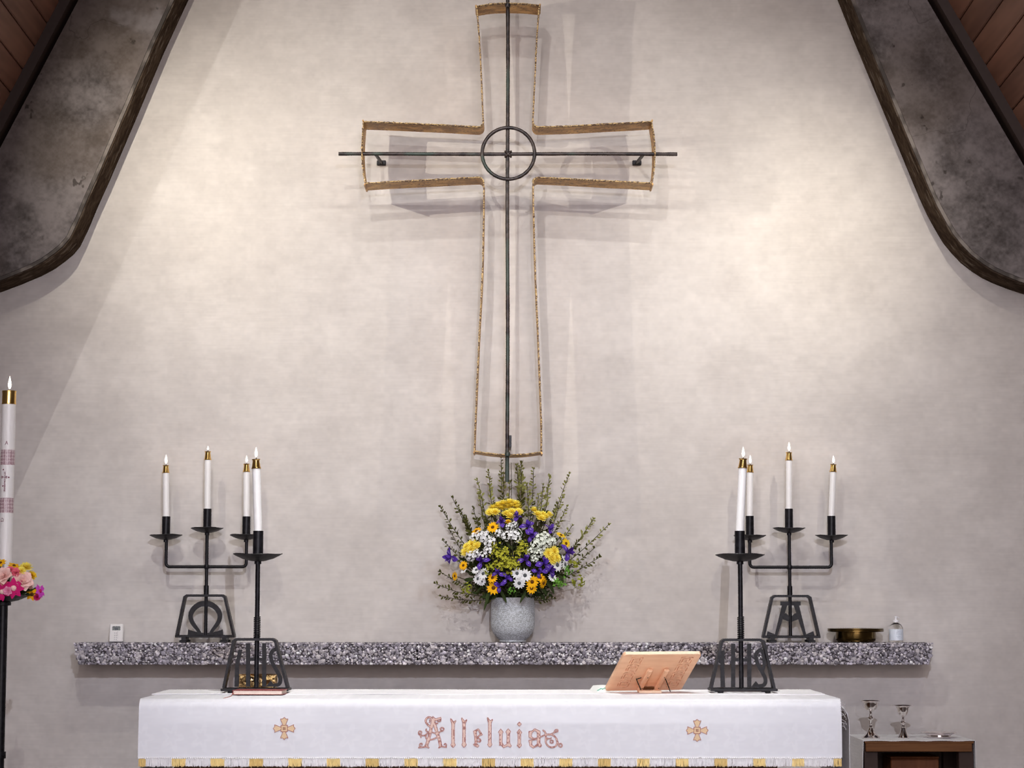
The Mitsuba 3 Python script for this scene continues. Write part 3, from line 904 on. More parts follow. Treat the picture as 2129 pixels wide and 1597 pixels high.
def altar_cloth_mesh():
    """The lower white cloth: over the top, down both ends and the front, as one soft shell."""
    prof = rounded_end(xa0 + 0.006, xa1, 0.02, ZA - 0.004, 0.012, 0.060, 10)
    prof = LineString(prof); n = 220
    P = np.array([prof.interpolate(t, normalized=True).coords[0] for t in np.linspace(0, 1, n)])
    ys = np.concatenate([np.linspace(AB, AF + 0.02, 24), AF + 0.02 - 0.016 * np.sin(np.linspace(0.15, math.pi / 2, 6))])
    inset = np.concatenate([np.zeros(24), 0.0025 * (1 - np.cos(np.linspace(0.15, math.pi / 2, 6)))])
    c = np.array([(xa0 + xa1) / 2, 0.5])
    G = np.zeros((len(ys), n, 3))
    for i, (y, d) in enumerate(zip(ys, inset)):
        sx = 1 - d / ((xa1 - xa0) / 2)
        G[i, :, 0] = c[0] + (P[:, 0] - c[0]) * sx
        G[i, :, 2] = P[:, 1] - d * (P[:, 1] > 0.9)
        G[i, :, 1] = y
    a = sheet(G, 0.0016)
    return a


al_ = thing('altar', 'dark wooden altar hidden under its white cloths', 'altar')
part(al_, 'body', box(xa0 + 0.09, xa1 - 0.20, AF + 0.09, AB - 0.04, 0.002, ZA - 0.034, 0.004), 'mat_mahogany')
part(al_, 'mensa', box(xa0 + 0.03, xa1 - 0.13, AF + 0.035, AB - 0.01, ZA - 0.032, ZA - 0.0095, 0.003), 'mat_mahogany')
ac = thing('altar_cloth', 'white linen cloth laid over the altar and hanging down at its ends', 'tablecloth')
part(ac, 'cloth', altar_cloth_mesh(), 'mat_linen', smooth=40)

# the long linen strip on the top, whose front edge shows as a thin line
r9 = np.random.default_rng(9)


def top_strip():
    x0, x1 = X(318, 1445, -1.5), X(1716, 1447, -1.53)
    nx = 160
    xs = np.linspace(x0, x1, nx)
    P = np.zeros((14, nx, 3))
    for i, t in enumerate(np.linspace(0, 1, 14)):
        P[i, :, 0] = xs
        P[i, :, 1] = AB + 0.004 + (-1.535 - AB) * t + 0.004 * np.sin(xs * 6 + 1) * t
        P[i, :, 2] = ZA + 0.0032 + 0.0012 * meshkit.noise(np.stack([xs * 5, xs * 0 + t * 3, xs * 0], -1))
    return sheet(P, 0.0022)


solo('fair_linen', 'plain white linen runner lying along the back of the altar top', 'cloth', top_strip(), 'mat_linen', smooth=50)

# the white superfrontal with its embroidery and fringe
SF = thing('superfrontal', 'white damask altar frontal embroidered Alleluia with a gold and white fringe', 'altar frontal')
xs0, xs1 = X(288.5, 1500, AF - 0.004), X(1749.5, 1500, AF - 0.004)
ZSB = Z(1575.5, AF - 0.006)


def wrinkle(x, z):
    p = np.stack([x * 2.3, z * 3.0, x * 0], -1)
    q = np.stack([(x + 0.5 * z) * 7, z * 4, x * 0 + 3], -1)
    return 0.0075 * (meshkit.fbm(p, 3, 4) - 0.5) + 0.0035 * (meshkit.fbm(q, 3, 8) - 0.5)


def sf_surface(nx=220):
    xs = np.linspace(xs0, xs1, nx)
    rows = []
    for y in np.linspace(-1.50, AF + 0.024, 10): rows.append((y, ZA + 0.0012, 0))
    for q in np.linspace(0.12, math.pi / 2, 9): rows.append((AF + 0.024 - 0.028 * math.sin(q), ZA + 0.0012 - 0.028 * (1 - math.cos(q)), 0))
    zt = rows[-1][1]
    for z in np.linspace(zt, ZSB, 34)[1:]: rows.append((AF - 0.004, z, 1))
    P = np.zeros((len(rows), nx, 3))
    for i, (y, z, f) in enumerate(rows):
        P[i, :, 0] = xs; P[i, :, 1] = y; P[i, :, 2] = z
        if f:
            d = min(1, (zt - z) / 0.04)
            P[i, :, 1] += wrinkle(xs, np.full(nx, z)) * d - 0.004 * d
        else:
            P[i, :, 2] += 0.0010 * meshkit.noise(np.stack([xs * 6, np.full(nx, y * 9), xs * 0], -1))
    return P


part(SF, 'panel', sheet(sf_surface(), 0.0016), 'mat_damask', smooth=50)


def front_y(x, z):
    return float(AF - 0.008 + wrinkle(np.array([x]), np.array([z]))[0])


def drape(mesh, lift):
    """Lay a flat (x, z) mesh on the frontal's surface."""
    v, f = mesh
    v = np.array(v)
    v[:, 1] += AF - 0.008 - lift + wrinkle(v[:, 0], v[:, 2])
    return v, f


# embroidery: outlines in the pixels of the photograph, (u, v)
def zm(p):   # coordinates read from an enlargement of the word
    return [(840 + x / 5.914, 1460 + y / 5.914) for x, y in p]


def sm(p, per=6):
    return [tuple(q) for q in smooth_line(p, per)]


def stroke(p, w, cap=2):
    return LineString(p).buffer(w / 2, cap_style=cap, join_style=1)


def diamond(x, y, a, b):
    return Polygon([(x - a, y), (x, y - b), (x + a, y), (x, y + b)])


def tall(x, y0, y1, w=36):
    s = sbox(x - w / 2, y0 + 25, x + w / 2, y1 - 25)
    fork = unary_union([Polygon([(x - w / 2, y0 + 40), (x - 34, y0 - 12), (x - 26, y0 - 20), (x + 2, y0 + 14), (x + w / 2, y0 + 40)]), Polygon([(x - 6, y0 + 30), (x + 32, y0 + 2), (x + 37, y0 + 10), (x + w / 2, y0 + 44)])])
    return unary_union([s, fork, Polygon([(x - 29, y1 - 24), (x - w / 2, y1 - 44), (x + w / 2, y1 - 44), (x + 29, y1 - 24), (x + 10, y1 + 2), (x, y1 + 8), (x - 10, y1 + 2)])])


def minim(x, y0, y1, w=36):
    return unary_union([sbox(x - w / 2, y0 + 30, x + w / 2, y1 - 25), Polygon([(x, y0 - 12), (x + 31, y0 + 26), (x + w / 2, y0 + 44), (x - w / 2, y0 + 44), (x - 31, y0 + 26)])])


def foot_d(x, y1, w=36):
    return Polygon([(x - 29, y1 - 24), (x - w / 2, y1 - 44), (x + w / 2, y1 - 44), (x + 29, y1 - 24), (x, y1 + 10)])


LETTERS = {}
LETTERS['A'] = unary_union([
    stroke(sm([(362, 190), (345, 270), (330, 340), (310, 420), (292, 490), (268, 548)]), 34), stroke(sm([(352, 205), (385, 300), (408, 380), (432, 450), (452, 545)]), 34),
    stroke(sm([(352, 265), (325, 300), (285, 270), (266, 225), (290, 190), (325, 190), (342, 215)]), 18), stroke(sm([(310, 250), (322, 232), (312, 222)]), 9, 1),
    stroke(sm([(352, 190), (385, 215), (420, 205), (455, 196)]), 22), stroke(sm([(445, 205), (450, 228), (425, 238), (405, 222)]), 12, 1), stroke([(392, 262), (412, 262)], 12, 1), stroke([(352, 196), (356, 184)], 14, 1),
    stroke(sm([(345, 372), (300, 380), (270, 400), (272, 445), (310, 465), (360, 455), (410, 430)]), 12), stroke(sm([(345, 372), (385, 385), (415, 420)]), 12),
    stroke(sm([(275, 405), (235, 412), (195, 405), (178, 380), (190, 358), (214, 365), (212, 388), (196, 388)]), 11, 1), stroke([(205, 412), (208, 434)], 11, 1), stroke(sm([(320, 365), (285, 362), (268, 345), (276, 333)]), 10, 1),
    stroke(sm([(418, 388), (445, 362), (480, 350), (488, 325), (466, 314), (446, 326), (458, 345)]), 11, 1),
    stroke(sm([(290, 535), (250, 552), (182, 558)]), 12, 1), stroke(sm([(215, 552), (192, 535), (198, 512), (222, 510), (220, 526)]), 9, 1), stroke([(268, 540), (302, 560)], 14, 1),
    stroke(sm([(452, 540), (485, 550), (520, 552)]), 12, 1), stroke(sm([(505, 550), (522, 530), (508, 510), (494, 522)]), 9, 1), stroke([(458, 540), (430, 560)], 14, 1)])
LETTERS['l'] = tall(603, 222, 550)
LETTERS['l2'] = tall(738, 212, 548)
LETTERS['e'] = unary_union([Polygon([(850, 358), (912, 326), (925, 334), (868, 376)]), Polygon([(908, 335), (924, 334), (966, 402), (940, 408)]), Polygon([(966, 402), (930, 418), (895, 462), (882, 448), (920, 405)]),
                            Polygon([(856, 362), (892, 362), (898, 500), (872, 530), (868, 440)]), Polygon([(850, 520), (885, 500), (922, 538), (905, 556), (870, 540)]), stroke(sm([(892, 440), (925, 452), (942, 470), (930, 488), (908, 482)]), 13, 1)])
LETTERS['l3'] = tall(1055, 208, 545)
LETTERS['u'] = unary_union([minim(1190, 342, 555), minim(1282, 338, 545), Polygon([(1172, 505), (1208, 505), (1235, 535), (1264, 515), (1272, 540), (1222, 562)]), Polygon([(1264, 510), (1300, 505), (1322, 538), (1304, 556), (1270, 535)])])
LETTERS['i'] = unary_union([minim(1418, 346, 560), foot_d(1418, 555), diamond(1418, 270, 25, 28)])
LETTERS['a'] = unary_union([Polygon([(1534, 358), (1572, 356), (1606, 324), (1672, 356), (1655, 385), (1606, 348), (1572, 378), (1568, 420), (1586, 438), (1560, 444), (1536, 432)]), sbox(1636, 356, 1674, 520),
                            stroke(sm([(1540, 430), (1590, 448), (1650, 440), (1740, 398)]), 11, 1), stroke(sm([(1536, 478), (1590, 462), (1650, 448)]), 13, 1), Polygon([(1536, 470), (1572, 466), (1572, 520), (1598, 545), (1640, 512), (1648, 534), (1588, 566), (1545, 536)]), Polygon([(1636, 505), (1674, 500), (1694, 535), (1674, 554), (1640, 535)])])
FLOUR = unary_union([stroke(sm([(1712, 348), (1736, 372), (1744, 430), (1742, 490), (1768, 535), (1812, 556), (1858, 544), (1882, 505), (1874, 450), (1838, 410), (1792, 396), (1748, 398)]), 15, 1), stroke(sm([(1800, 500), (1796, 478), (1812, 468), (1832, 478), (1830, 498), (1812, 504)]), 9, 1),
                     stroke(sm([(1745, 402), (1800, 396), (1850, 372), (1888, 360), (1886, 340), (1862, 342), (1850, 362)]), 12, 1), stroke(sm([(1868, 455), (1892, 490), (1902, 535), (1928, 552), (1944, 532), (1926, 508), (1908, 524)]), 11, 1), stroke(sm([(1748, 440), (1790, 450), (1810, 440)]), 10, 1), stroke([(1744, 470), (1764, 452)], 10, 1)])
LETTERS['a'] = unary_union([LETTERS['a'], FLOUR])


def emb(parent, poly, name, label, fill_mat, line_mat, line=0.95, lab_line=None):
    """A patch of embroidery from a pixel outline: a filled figure with a corded outline."""
    world = []
    for g in getattr(poly, 'geoms', [poly]):
        if g.area < 0.3: continue
        world.append(Polygon(pix(list(g.exterior.coords), AF - 0.008), [pix(list(i.coords), AF - 0.008) for i in g.interiors if Polygon(i).area > 0.2]))
    w = unary_union(world).buffer(0)
    lw = line * S(AF)
    cord = w.boundary.buffer(lw / 2, resolution=2).simplify(0.00012)
    k = part(parent, name, drape(plate(w.simplify(0.0001), -0.0008, 0.0003), 0.0006), fill_mat, label=label)
    part(k, 'outline', drape(plate(cord, -0.0013, 0.0002), 0.0006), line_mat)
    return k


for nm in ('A', 'l', 'l2', 'e', 'l3', 'u', 'i', 'a'):
    pz = LETTERS[nm].buffer(0)
    gp = []
    for g in getattr(pz, 'geoms', [pz]):
        gp.append(Polygon(zm(list(g.exterior.coords)), [zm(list(i.coords)) for i in g.interiors]))
    emb(SF, unary_union(gp).buffer(0), 'letter', f'embroidered pink and red letter {nm[0]}', 'mat_emb_fill', 'mat_emb_line')


def cross_px(cx, cy, k):
    arm = [(-14, -24), (-17, -45), (-37, -92), (-32, -94), (-20, -90), (-2, -106), (2, -106), (20, -90), (32, -94), (37, -92), (17, -45), (14, -24)]
    out = [sbox(-32, -32, 32, 32)]
    for q in range(4): out.append(affinity.rotate(Polygon(arm), 90 * q, origin=(0, 0)))
    p = unary_union(out)
    return affinity.translate(affinity.scale(p, k, k, origin=(0, 0)), cx, cy)


for cx, cy in ((591.0, 1514.8), (1449.3, 1518.8)):
    k = emb(SF, cross_px(cx, cy, 0.2145), 'embroidered_cross', 'small gold embroidered cross with flared arms', 'mat_emb_gold', 'mat_emb_line', 1.0)
    dots = unary_union([sbox(cx + dx - 0.95, cy + dy - 0.95, cx + dx + 0.95, cy + dy + 0.95) for dx in (-1.5, 1.5) for dy in (-1.5, 1.5)])
    part(k, 'jewels', drape(plate(px_poly(dots, AF - 0.008), -0.0018, 0.0002), 0.0006), 'mat_emb_red', label='four dark red stitched squares')
    sq = sbox(cx - 6.6, cy - 6.6, cx + 6.6, cy + 6.6).boundary.buffer(0.5)
    part(k, 'square', drape(plate(px_poly(sq, AF - 0.008), -0.0015, 0.0002), 0.0006), 'mat_emb_line')

# the fringe: a braid heading, then alternating blocks of white and gold threads
rf = np.random.default_rng(31)
xb = np.arange(xs0 + 0.003, xs1 - 0.002, 0.0062)
hd = [lathe([(0, -0.0028), (0.0026, -0.0012), (0.0026, 0.0012), (0, 0.0028)], 6, (x, front_y(x, ZSB) - 0.0022, ZSB - 0.0015 + 0.0006 * rf.standard_normal())) for x in xb]
part(SF, 'braid', join(*hd), 'mat_fringe_white', smooth=60, kind='stuff')
gold_u = [(288.5, 303.5)] + [(357 + 80.6 * k, 386 + 80.4 * k) for k in range(17)] + [(1733, 1749.5)]
spans, last = [], 288.5
for a, b in gold_u:
    a, b = min(a, 1749.5), min(b, 1749.5)
    if a - last > 2: spans.append((last, a, False))
    spans.append((a, b, True)); last = b


def fringe_block(u0, u1, gold, seed):
    r = np.random.default_rng(seed)
    x0, x1 = X(u0, 1580, AF - 0.008), X(u1, 1580, AF - 0.008)
    n = max(6, int((x1 - x0) / 0.00118))
    out = []
    for x in np.linspace(x0 + 0.0008, x1 - 0.0008, n):
        x += r.normal(0, 0.0003)
        y = front_y(x, ZSB) - 0.001 + r.normal(0, 0.0009)
        L = 0.0225 + r.normal(0, 0.0012)
        z = ZSB - 0.002
        out.append(tube([[x, y, z], [x + r.normal(0, .0006), y - 0.0006, z - L * 0.5], [x + r.normal(0, .0008), y + r.normal(0, .0008), z - L]], [0.0010, 0.0011, 0.0010], 5, caps=False))
    return join(*out)


for i, (a, b, g) in enumerate(spans):
    part(SF, 'gold_fringe' if g else 'white_fringe', fringe_block(a, b, g, 100 + i), ('mat_fringe_gold' if i % 3 else 'mat_fringe_gold_dark') if g else 'mat_fringe_white', smooth=60, kind='stuff', label='block of gold fringe threads' if g else 'block of white fringe threads')
sd = []
for k in range(11):
    z = ZA - 0.004 - 0.0072 * k; x = xs1 + 0.0005
    L = 0.010 + 0.006 * rf.random() - 0.0003 * k
    sd.append(tube(smooth_line([[x - 0.003, AF - 0.006, z], [x + 0.4 * L, AF - 0.007, z + 0.003 * rf.standard_normal()], [x + L, AF - 0.006, z - 0.005 - 0.004 * rf.random()], [x + L * 0.9, AF - 0.006, z - 0.010]], 3), 0.0009, 5))
part(SF, 'side_fringe', join(*sd), 'mat_grey_plastic', smooth=60, kind='stuff', label='loose grey threads along the right edge')

# ------------------------------------------------------------------ the two altar candlesticks


def ihs_px(cx, y0, y1, fork, slant):
    """The letters I H S between the legs of a base; cx the stem, y0..y1 the full height."""
    h = y1 - y0
    H = [sbox(cx - 21.5, y0, cx - 13, y1), sbox(cx + 12, y0, cx + 20.5, y1), sbox(cx - 21, y0 + 0.33 * h, cx + 20, y0 + 0.33 * h + 7)]
    I = [Polygon([(cx - 42 + slant, y0 + 14), (cx - 34 + slant, y0 + 13), (cx - 36, y0 + 0.5 * h), (cx - 34.5 - slant * 0.4, y1), (cx - 43.5 - slant * 0.4, y1), (cx - 44, y0 + 0.5 * h)])]
    if fork: I.append(Polygon([(cx - 50, y0 + 13), (cx - 45.5, y0 + 18), (cx - 41, y0 + 26), (cx - 36, y0 + 20), (cx - 38, y0 + 44), (cx - 46, y0 + 40)]))
    Sx = cx + 34
    Sc = sm([(Sx + 9, y0 + 11), (Sx - 1, y0 + 17), (Sx - 4, y0 + 27), (Sx + 0, y0 + 42), (Sx + 10, y0 + 60), (Sx + 16, y0 + 74), (Sx + 13, y0 + 85), (Sx + 1, y0 + 88)], 6)
    Sp = [LineString(Sc).buffer(3.8, cap_style=2)]
    tri = [Polygon([(Sx - 14, y1), (Sx - 4, y0 + 0.88 * h - 2), (Sx + 6, y1)])]
    if fork:
        Sp.append(LineString(sm([(Sx + 7, y0 + 12), (Sx + 12, y0 + 26), (Sx + 13, y0 + 46), (Sx + 8, y0 + 58)], 5)).buffer(3.0, cap_style=2))
    return [unary_union(I).buffer(0), unary_union(H).buffer(0), unary_union(Sp + tri).buffer(0)]


def candlestick(label, cx, yb, hoop, pan_v, sock_v, tu, tv, fork, slant, y0, y1, lab_candle, fl):
    t = thing('altar_candlestick', label, 'candlestick')
    part(t, 'base_frame', strap(hoop, CK, 0.0075, 0.050), 'mat_iron')
    (bl, by), (br, _) = hoop[0], hoop[-1]
    a, b = at(bl - 3, yb, CK), at(br + 4, yb, CK)
    zt = ZA + 0.0045
    for yy in (CK - 0.050, CK + 0.050):
        part(t, 'base_bar', box(a[0], b[0], yy - 0.004, yy + 0.004, zt + 0.006, zt + 0.0135, 0.001), 'mat_iron')
    for x in (a[0] + 0.005, b[0] - 0.005):
        part(t, 'base_end', box(x - 0.005, x + 0.005, CK - 0.05, CK + 0.05, zt + 0.006, zt + 0.0135, 0.001), 'mat_iron')
    for x in (a[0] + 0.03, b[0] - 0.03):
        for yy in (CK - 0.05, CK + 0.05):
            part(t, 'foot', lathe([(0, 0), (0.008, 0), (0.009, 0.002), (0.009, 0.0065), (0, 0.0065)], 12, (x, yy, zt)), 'mat_iron', smooth=40)
    for L in ihs_px(cx, y0, y1, fork, slant):
        part(t, 'letter', plate(px_poly(L, CK), CK - 0.0035, CK + 0.0035), 'mat_iron')
    p0, p1 = at(cx, yb - 2, CK), at(cx, pan_v + 8, CK)
    p1[0] = p0[0]
    part(t, 'stem', tube([p0, 0.5 * (p0 + p1), p1], 0.0071, 12), 'mat_iron', smooth=50)
    z0, z1 = Z(hoop[2][1] - 2, CK), Z(1283, CK)
    q = np.linspace(0, 1, 12 * 14 + 1)
    sp = np.stack([p0[0] + 0.0092 * np.cos(q * 12 * 2 * math.pi), CK + 0.0092 * np.sin(q * 12 * 2 * math.pi), z0 + (z1 - z0) * q], 1)
    part(t, 'coil', tube(sp, 0.0020, 6), 'mat_iron', smooth=50)
    c = np.array([p0[0], CK, Z(pan_v, CK)])
    drip_pan(t, c, 0.0765, 0.0215)
    part(t, 'cup_neck', tube([[c[0], CK, c[2] - 0.030], [c[0], CK, c[2] - 0.015]], 0.0105, 12), 'mat_iron', smooth=50)
    zs = Z(sock_v, CK)
    socket(t, c, 0.0158, c[2] - 0.018, zs)
    candle(lab_candle, [c[0], CK, zs - 0.0075], at(tu, tv, CK), 0.0130, 20 * sC, fl * sC)
    return t


candlestick('black iron candlestick with IHS in its base, standing behind a book on the altar', 533, 1431, [(466.5, 1430), (487, 1333), (492, 1329.5), (568, 1329.5), (573.5, 1333), (598.5, 1430)], 1152.5, 1104, 532.8, 974, False, 5, 1337.5, 1428, 'lit white candle on the single candlestick at the left of the altar', 22)
candlestick('black iron candlestick with IHS in its base, right of the wooden book stand', 1541.5, 1432, [(1477.5, 1431), (1500, 1334), (1505, 1330.5), (1580, 1330.5), (1586.5, 1334), (1608.5, 1431)], 1153, 1104, 1544.0, 973, True, -1, 1339, 1429, 'lit white candle on the single candlestick at the right of the altar', 22)

# ------------------------------------------------------------------ book, brass bowl, book stand, booklet
zc = ZA + 0.0048
b0 = at(489, 1440, CK - 0.105)
bk = thing('book', 'thin red book with cream page edges lying in front of the left altar candlestick', 'book')
W_, D_, H_ = 0.150, 0.100, 0.0135
Mb = T().translate([b0[0], CK - 0.165, zc]).rotate([0, 0, 1], -3.0)
part(bk, 'pages', box(0.002, W_ - 0.003, 0.002, D_ - 0.003, 0.0018, H_ - 0.0016), 'mat_pages', m=Mb)
part(bk, 'cover', join(box(0, W_, 0, D_, 0, 0.0018, 0.0005), box(0, W_, 0, D_, H_ - 0.0018, H_, 0.0005), box(-0.0012, 0.0006, 0, D_, 0, H_, 0.0005)), 'mat_red_cover', m=Mb, label='dark red cover')
x = X(484.5, 1440, CK - 0.165)
rb = np.array([[x + 0.006, CK - 0.16, zc + 0.0062], [x - 0.001, CK - 0.175, zc + 0.003], [x, CK - 0.20, zc - 0.001], [x + 0.002, CK - 0.25, zc - 0.0012], [x - 0.002, AF + 0.012, ZA + 0.0035]])
part(bk, 'bookmark', tube(smooth_line(rb, 5), 0.0007, 5), 'mat_ribbon', label='thin red bookmark ribbon')

cb = at(534.5, 1427, CK + 0.135)
bowl = [(0, 0), (0.050, 0.0), (0.056, 0.002), (0.0605, 0.008), (0.0632, 0.020), (0.0635, 0.034), (0.0625, 0.046), (0.0640, 0.0485), (0.0625, 0.0498), (0.0605, 0.046), (0.0612, 0.034), (0.060, 0.012), (0.052, 0.004), (0, 0.003)]
solo('brass_bowl', 'shiny hammered brass bowl behind the base of the left altar candlestick', 'bowl', lathe(bowl, 48, (cb[0], CK + 0.135, zc)), 'mat_brass_hammered', smooth=40)

BS = thing('book_stand', 'pale wooden book stand with fretwork sides, seen from behind on the altar', 'book stand')
YB = -1.40
e1 = np.array([math.cos(math.radians(17)), math.sin(math.radians(17)), 0])
nh = np.array([math.sin(math.radians(17)), -math.cos(math.radians(17)), 0])
PBL = at(1258.5, 1436.5, YB - 0.03)
PBR_px = (1417.5, 1434.5)
Wb = 0.2485
Hb = 0.205
lean = None
best = 9e9
for ang in np.linspace(20, 80, 241):      # the recline that puts the top edge where the photograph has it
    e2 = math.sin(math.radians(ang)) * np.array([0, 0, 1]) + math.cos(math.radians(ang)) * nh
    p = PBL + e2 * Hb
    d = p - CAM
    v = CY - FOC * (d @ np.array([0, -math.sin(PITCH), math.cos(PITCH)])) / (d @ FWD)
    if abs(v - 1362) < best: best, lean = abs(v - 1362), ang
e2 = math.sin(math.radians(lean)) * np.array([0, 0, 1]) + math.cos(math.radians(lean)) * nh
e3 = np.cross(e1, e2)                      # towards the camera and down
if e3[1] > 0: e3 = -e3
BM = np.eye(4); BM[:3, 0] = e1; BM[:3, 1] = -e3; BM[:3, 2] = e2; BM[:3, 3] = PBL + np.array([0, 0, max(0, zc - PBL[2])])
BMt = T(BM.tolist())


def slots(u0, u1, w0, w1, n=4):
    lines = []
    dw = (w1 - w0) / n; du = u1 - u0

    def L(k, pts): lines.append(LineString([(u0 + du * a, w0 + dw * (k + b)) for a, b in pts]).buffer(0.00135, cap_style=2, join_style=2))
    for k in range(n):
        L(k, [(.02, .80), (.02, .97), (.36, .97)]); L(k, [(.60, .97), (.98, .97), (.98, .78)]); L(k, [(.02, .64), (.02, .22)]); L(k, [(.98, .62), (.98, .10)])
        L(k, [(.20, .22), (.20, .80), (.78, .80), (.78, .52)]); L(k, [(.40, .62), (.60, .62)]); L(k, [(.36, .44), (.60, .44)]); L(k, [(.36, .26), (.82, .26)]); L(k, [(.10, .08), (.40, .08)]); L(k, [(.56, .08), (.84, .08)])
    return unary_union(lines)


outline = sbox(0, 0, Wb, Hb).buffer(-0.008).buffer(0.008)
fret = unary_union([slots(0.030, 0.066, 0.014, 0.190), slots(0.190, 0.228, 0.014, 0.190)])
part(BS, 'board', join(plate(outline, 0.0045, 0.011), plate(outline.difference(fret), 0.0, 0.0046)), 'mat_bamboo', m=BMt, label='leaning board with Greek key fretwork down both sides')
part(BS, 'top_edge', plate(sbox(0.006, Hb - 0.0005, Wb - 0.006, Hb + 0.0012), 0.0006, 0.0104), 'mat_bamboo_end', m=BMt)
for u in (0.098, 0.152):
    rail = part(BS, 'rail', box(u, u + 0.0165, -0.011, 0.0, 0.012, 0.128, 0.003), 'mat_bamboo', m=BMt)
    for w in (0.030, 0.092):
        part(rail, 'screw', lathe([(0, 0), (0.0016, 0), (0.0016, 0.001), (0, 0.001)], 10, (u + 0.010, -0.0115, w), (0, -1, 0)), 'mat_wick', m=BMt)
part(BS, 'stop_block', box(0.1145, 0.152, -0.008, 0.0, 0.012, 0.024, 0.002), 'mat_mahogany', m=BMt)
fa, fb = at(1328, 1436.5, YB - 0.075), at(1376, 1436, YB - 0.075)
part(BS, 'prop', box(fa[0], fb[0], YB - 0.082, YB + 0.02, zc, zc + 0.0075, 0.002), 'mat_bamboo_end', label='pale prop lying on the altar')
for pts in ([(1333, 1407, 0.012), (1323.5, 1408, 0.02), (1323, 1410, 0.022), (1335.5, 1437, 0.045)], [(1377.5, 1408, 0.012), (1381.5, 1408, 0.02), (1384, 1411, 0.022), (1394, 1436.5, 0.04)]):
    P = []
    for u, v, off in pts:      # in front of the leaning board, along the line of sight
        d = at(u, v, 0) - CAM; d /= np.linalg.norm(d)
        o = PBL - CAM
        tt = (o @ e3) / (d @ e3)
        P.append(CAM + d * tt + e3 * off * 0.35)
    part(BS, 'wire', tube(smooth_line(P, 4), 0.0013, 6), 'mat_wick', smooth=50, label='thin black bent wire page holder')

bl = thing('booklet', 'small white booklet with a green wavy border left of the book stand', 'booklet')
q0, q1 = at(1238, 1437.5, YB - 0.01), at(1268, 1437.5, YB - 0.01)
Mk = T().translate([q0[0] + 0.004, YB - 0.02, zc]).rotate([0, 0, 1], 12)
part(bl, 'pages', plate(Polygon([(0.0, 0), (0.040, 0), (0.046, 0.019), (0.013, 0.0175), (0.005, 0.007)]), 0, 0.10), 'mat_paper', smooth=30, m=Mk)
part(bl, 'border', plate(LineString(sm([(0.002, 0.006), (0.008, 0.0085), (0.013, 0.012), (0.018, 0.0095), (0.024, 0.013), (0.031, 0.0115)], 4)).buffer(0.0013), -0.0006, 0.0), 'mat_paper_green', m=Mk, label='green wavy border')

# ------------------------------------------------------------------ things on the shelf
SH = ZT + 0.0005     # the shelf's top


def lathe_thing(name, label, cat, prof, c, bsdf, n=48, smooth=40):
    t = thing(name, label, cat)
    return t


# the brass alms basin
cbx = X(1779, 1320, -0.105)
bs = thing('brass_basin', 'wide rimmed dark brass basin on the right end of the shelf', 'basin')
Rr, Rb, hb = 57.6 * S(-0.105), 41.5 * S(-0.105), Z(1306.5, -0.105) - SH
prof = [(0, 0), (Rb * 0.74, 0), (Rb * 0.88, 0.0012), (Rb * 0.965, 0.006), (Rb, 0.014), (Rb, hb - 0.012)]
part(bs, 'body', lathe(prof, 64, (cbx, -0.105, SH)), 'mat_brass_old', smooth=40)
rim = [(Rb - 0.0005, hb - 0.0125), (Rr - 0.004, hb - 0.0125), (Rr, hb - 0.0105), (Rr, hb - 0.0065), (Rr - 0.0015, hb - 0.0048), (Rr, hb - 0.003), (Rr, hb - 0.0008), (Rr - 0.003, hb), (Rb, hb - 0.001), (Rb - 0.003, hb - 0.006), (Rb - 0.003, 0.004), (0, 0.003)]
part(bs, 'rim', lathe(rim, 64, (cbx, -0.105, SH)), 'mat_brass_old', smooth=30)

# the hand gel bottle
xg, yg = X(1863, 1320, -0.12), -0.12
sb_ = S(yg)
bt = thing('pump_bottle', 'small clear pump bottle with a pale blue label at the right end of the shelf', 'bottle')
hB = Z(1303, yg) - SH
rB = 14.2 * sb_
prof = [(0, 0), (rB * 0.9, 0), (rB, 0.003), (rB, hB - 0.006), (rB * 0.92, hB), (rB * 0.70, hB + 0.008), (rB * 0.42, hB + 0.013), (rB * 0.34, hB + 0.014), (rB * 0.34, hB + 0.017), (0, hB + 0.017)]
part(bt, 'body', lathe(prof, 40, (xg, yg, SH)), 'mat_gel', smooth=40)
arc = np.linspace(math.radians(185), math.radians(355), 28)
zl = [SH + 0.007, SH + hB - 0.009]
V = np.array([[xg + (rB + d) * math.cos(a), yg + (rB + d) * math.sin(a), z] for d in (0.0004, 0.0009) for z in zl for a in arc])
n = len(arc); F = []
for j in range(n - 1):
    F += [[2 * n + j, 2 * n + j + 1, 3 * n + j + 1, 3 * n + j], [j + 1, j, n + j, n + j + 1], [n + j, n + j + 1, 3 * n + j + 1, 3 * n + j][::-1], [j, j + 1, 2 * n + j + 1, 2 * n + j][::-1]]
part(bt, 'label', (V, np.array(F)), 'mat_label', smooth=40)
pl = []
for z, a0, a1 in ((0.040, 262, 300), (0.036, 262, 316), (0.032, 262, 308), (0.028, 262, 318), (0.021, 262, 300), (0.017, 262, 312)):
    aa = np.radians(np.linspace(a0, a1, 12))
    pl.append(tube([[xg + (rB + 0.001) * math.cos(a), yg + (rB + 0.001) * math.sin(a), SH + min(z, hB - 0.012)] for a in aa], 0.00045, 4))
part(bt, 'print_lines', join(*pl), 'mat_label_print', label='fine lines of small print')
pz = SH + hB + 0.0166
pump = [(0, 0), (rB * 0.44, 0), (rB * 0.44, 0.006), (rB * 0.30, 0.0072), (rB * 0.15, 0.008), (rB * 0.13, 0.016), (rB * 0.22, 0.0165), (rB * 0.22, 0.021), (0, 0.0215)]
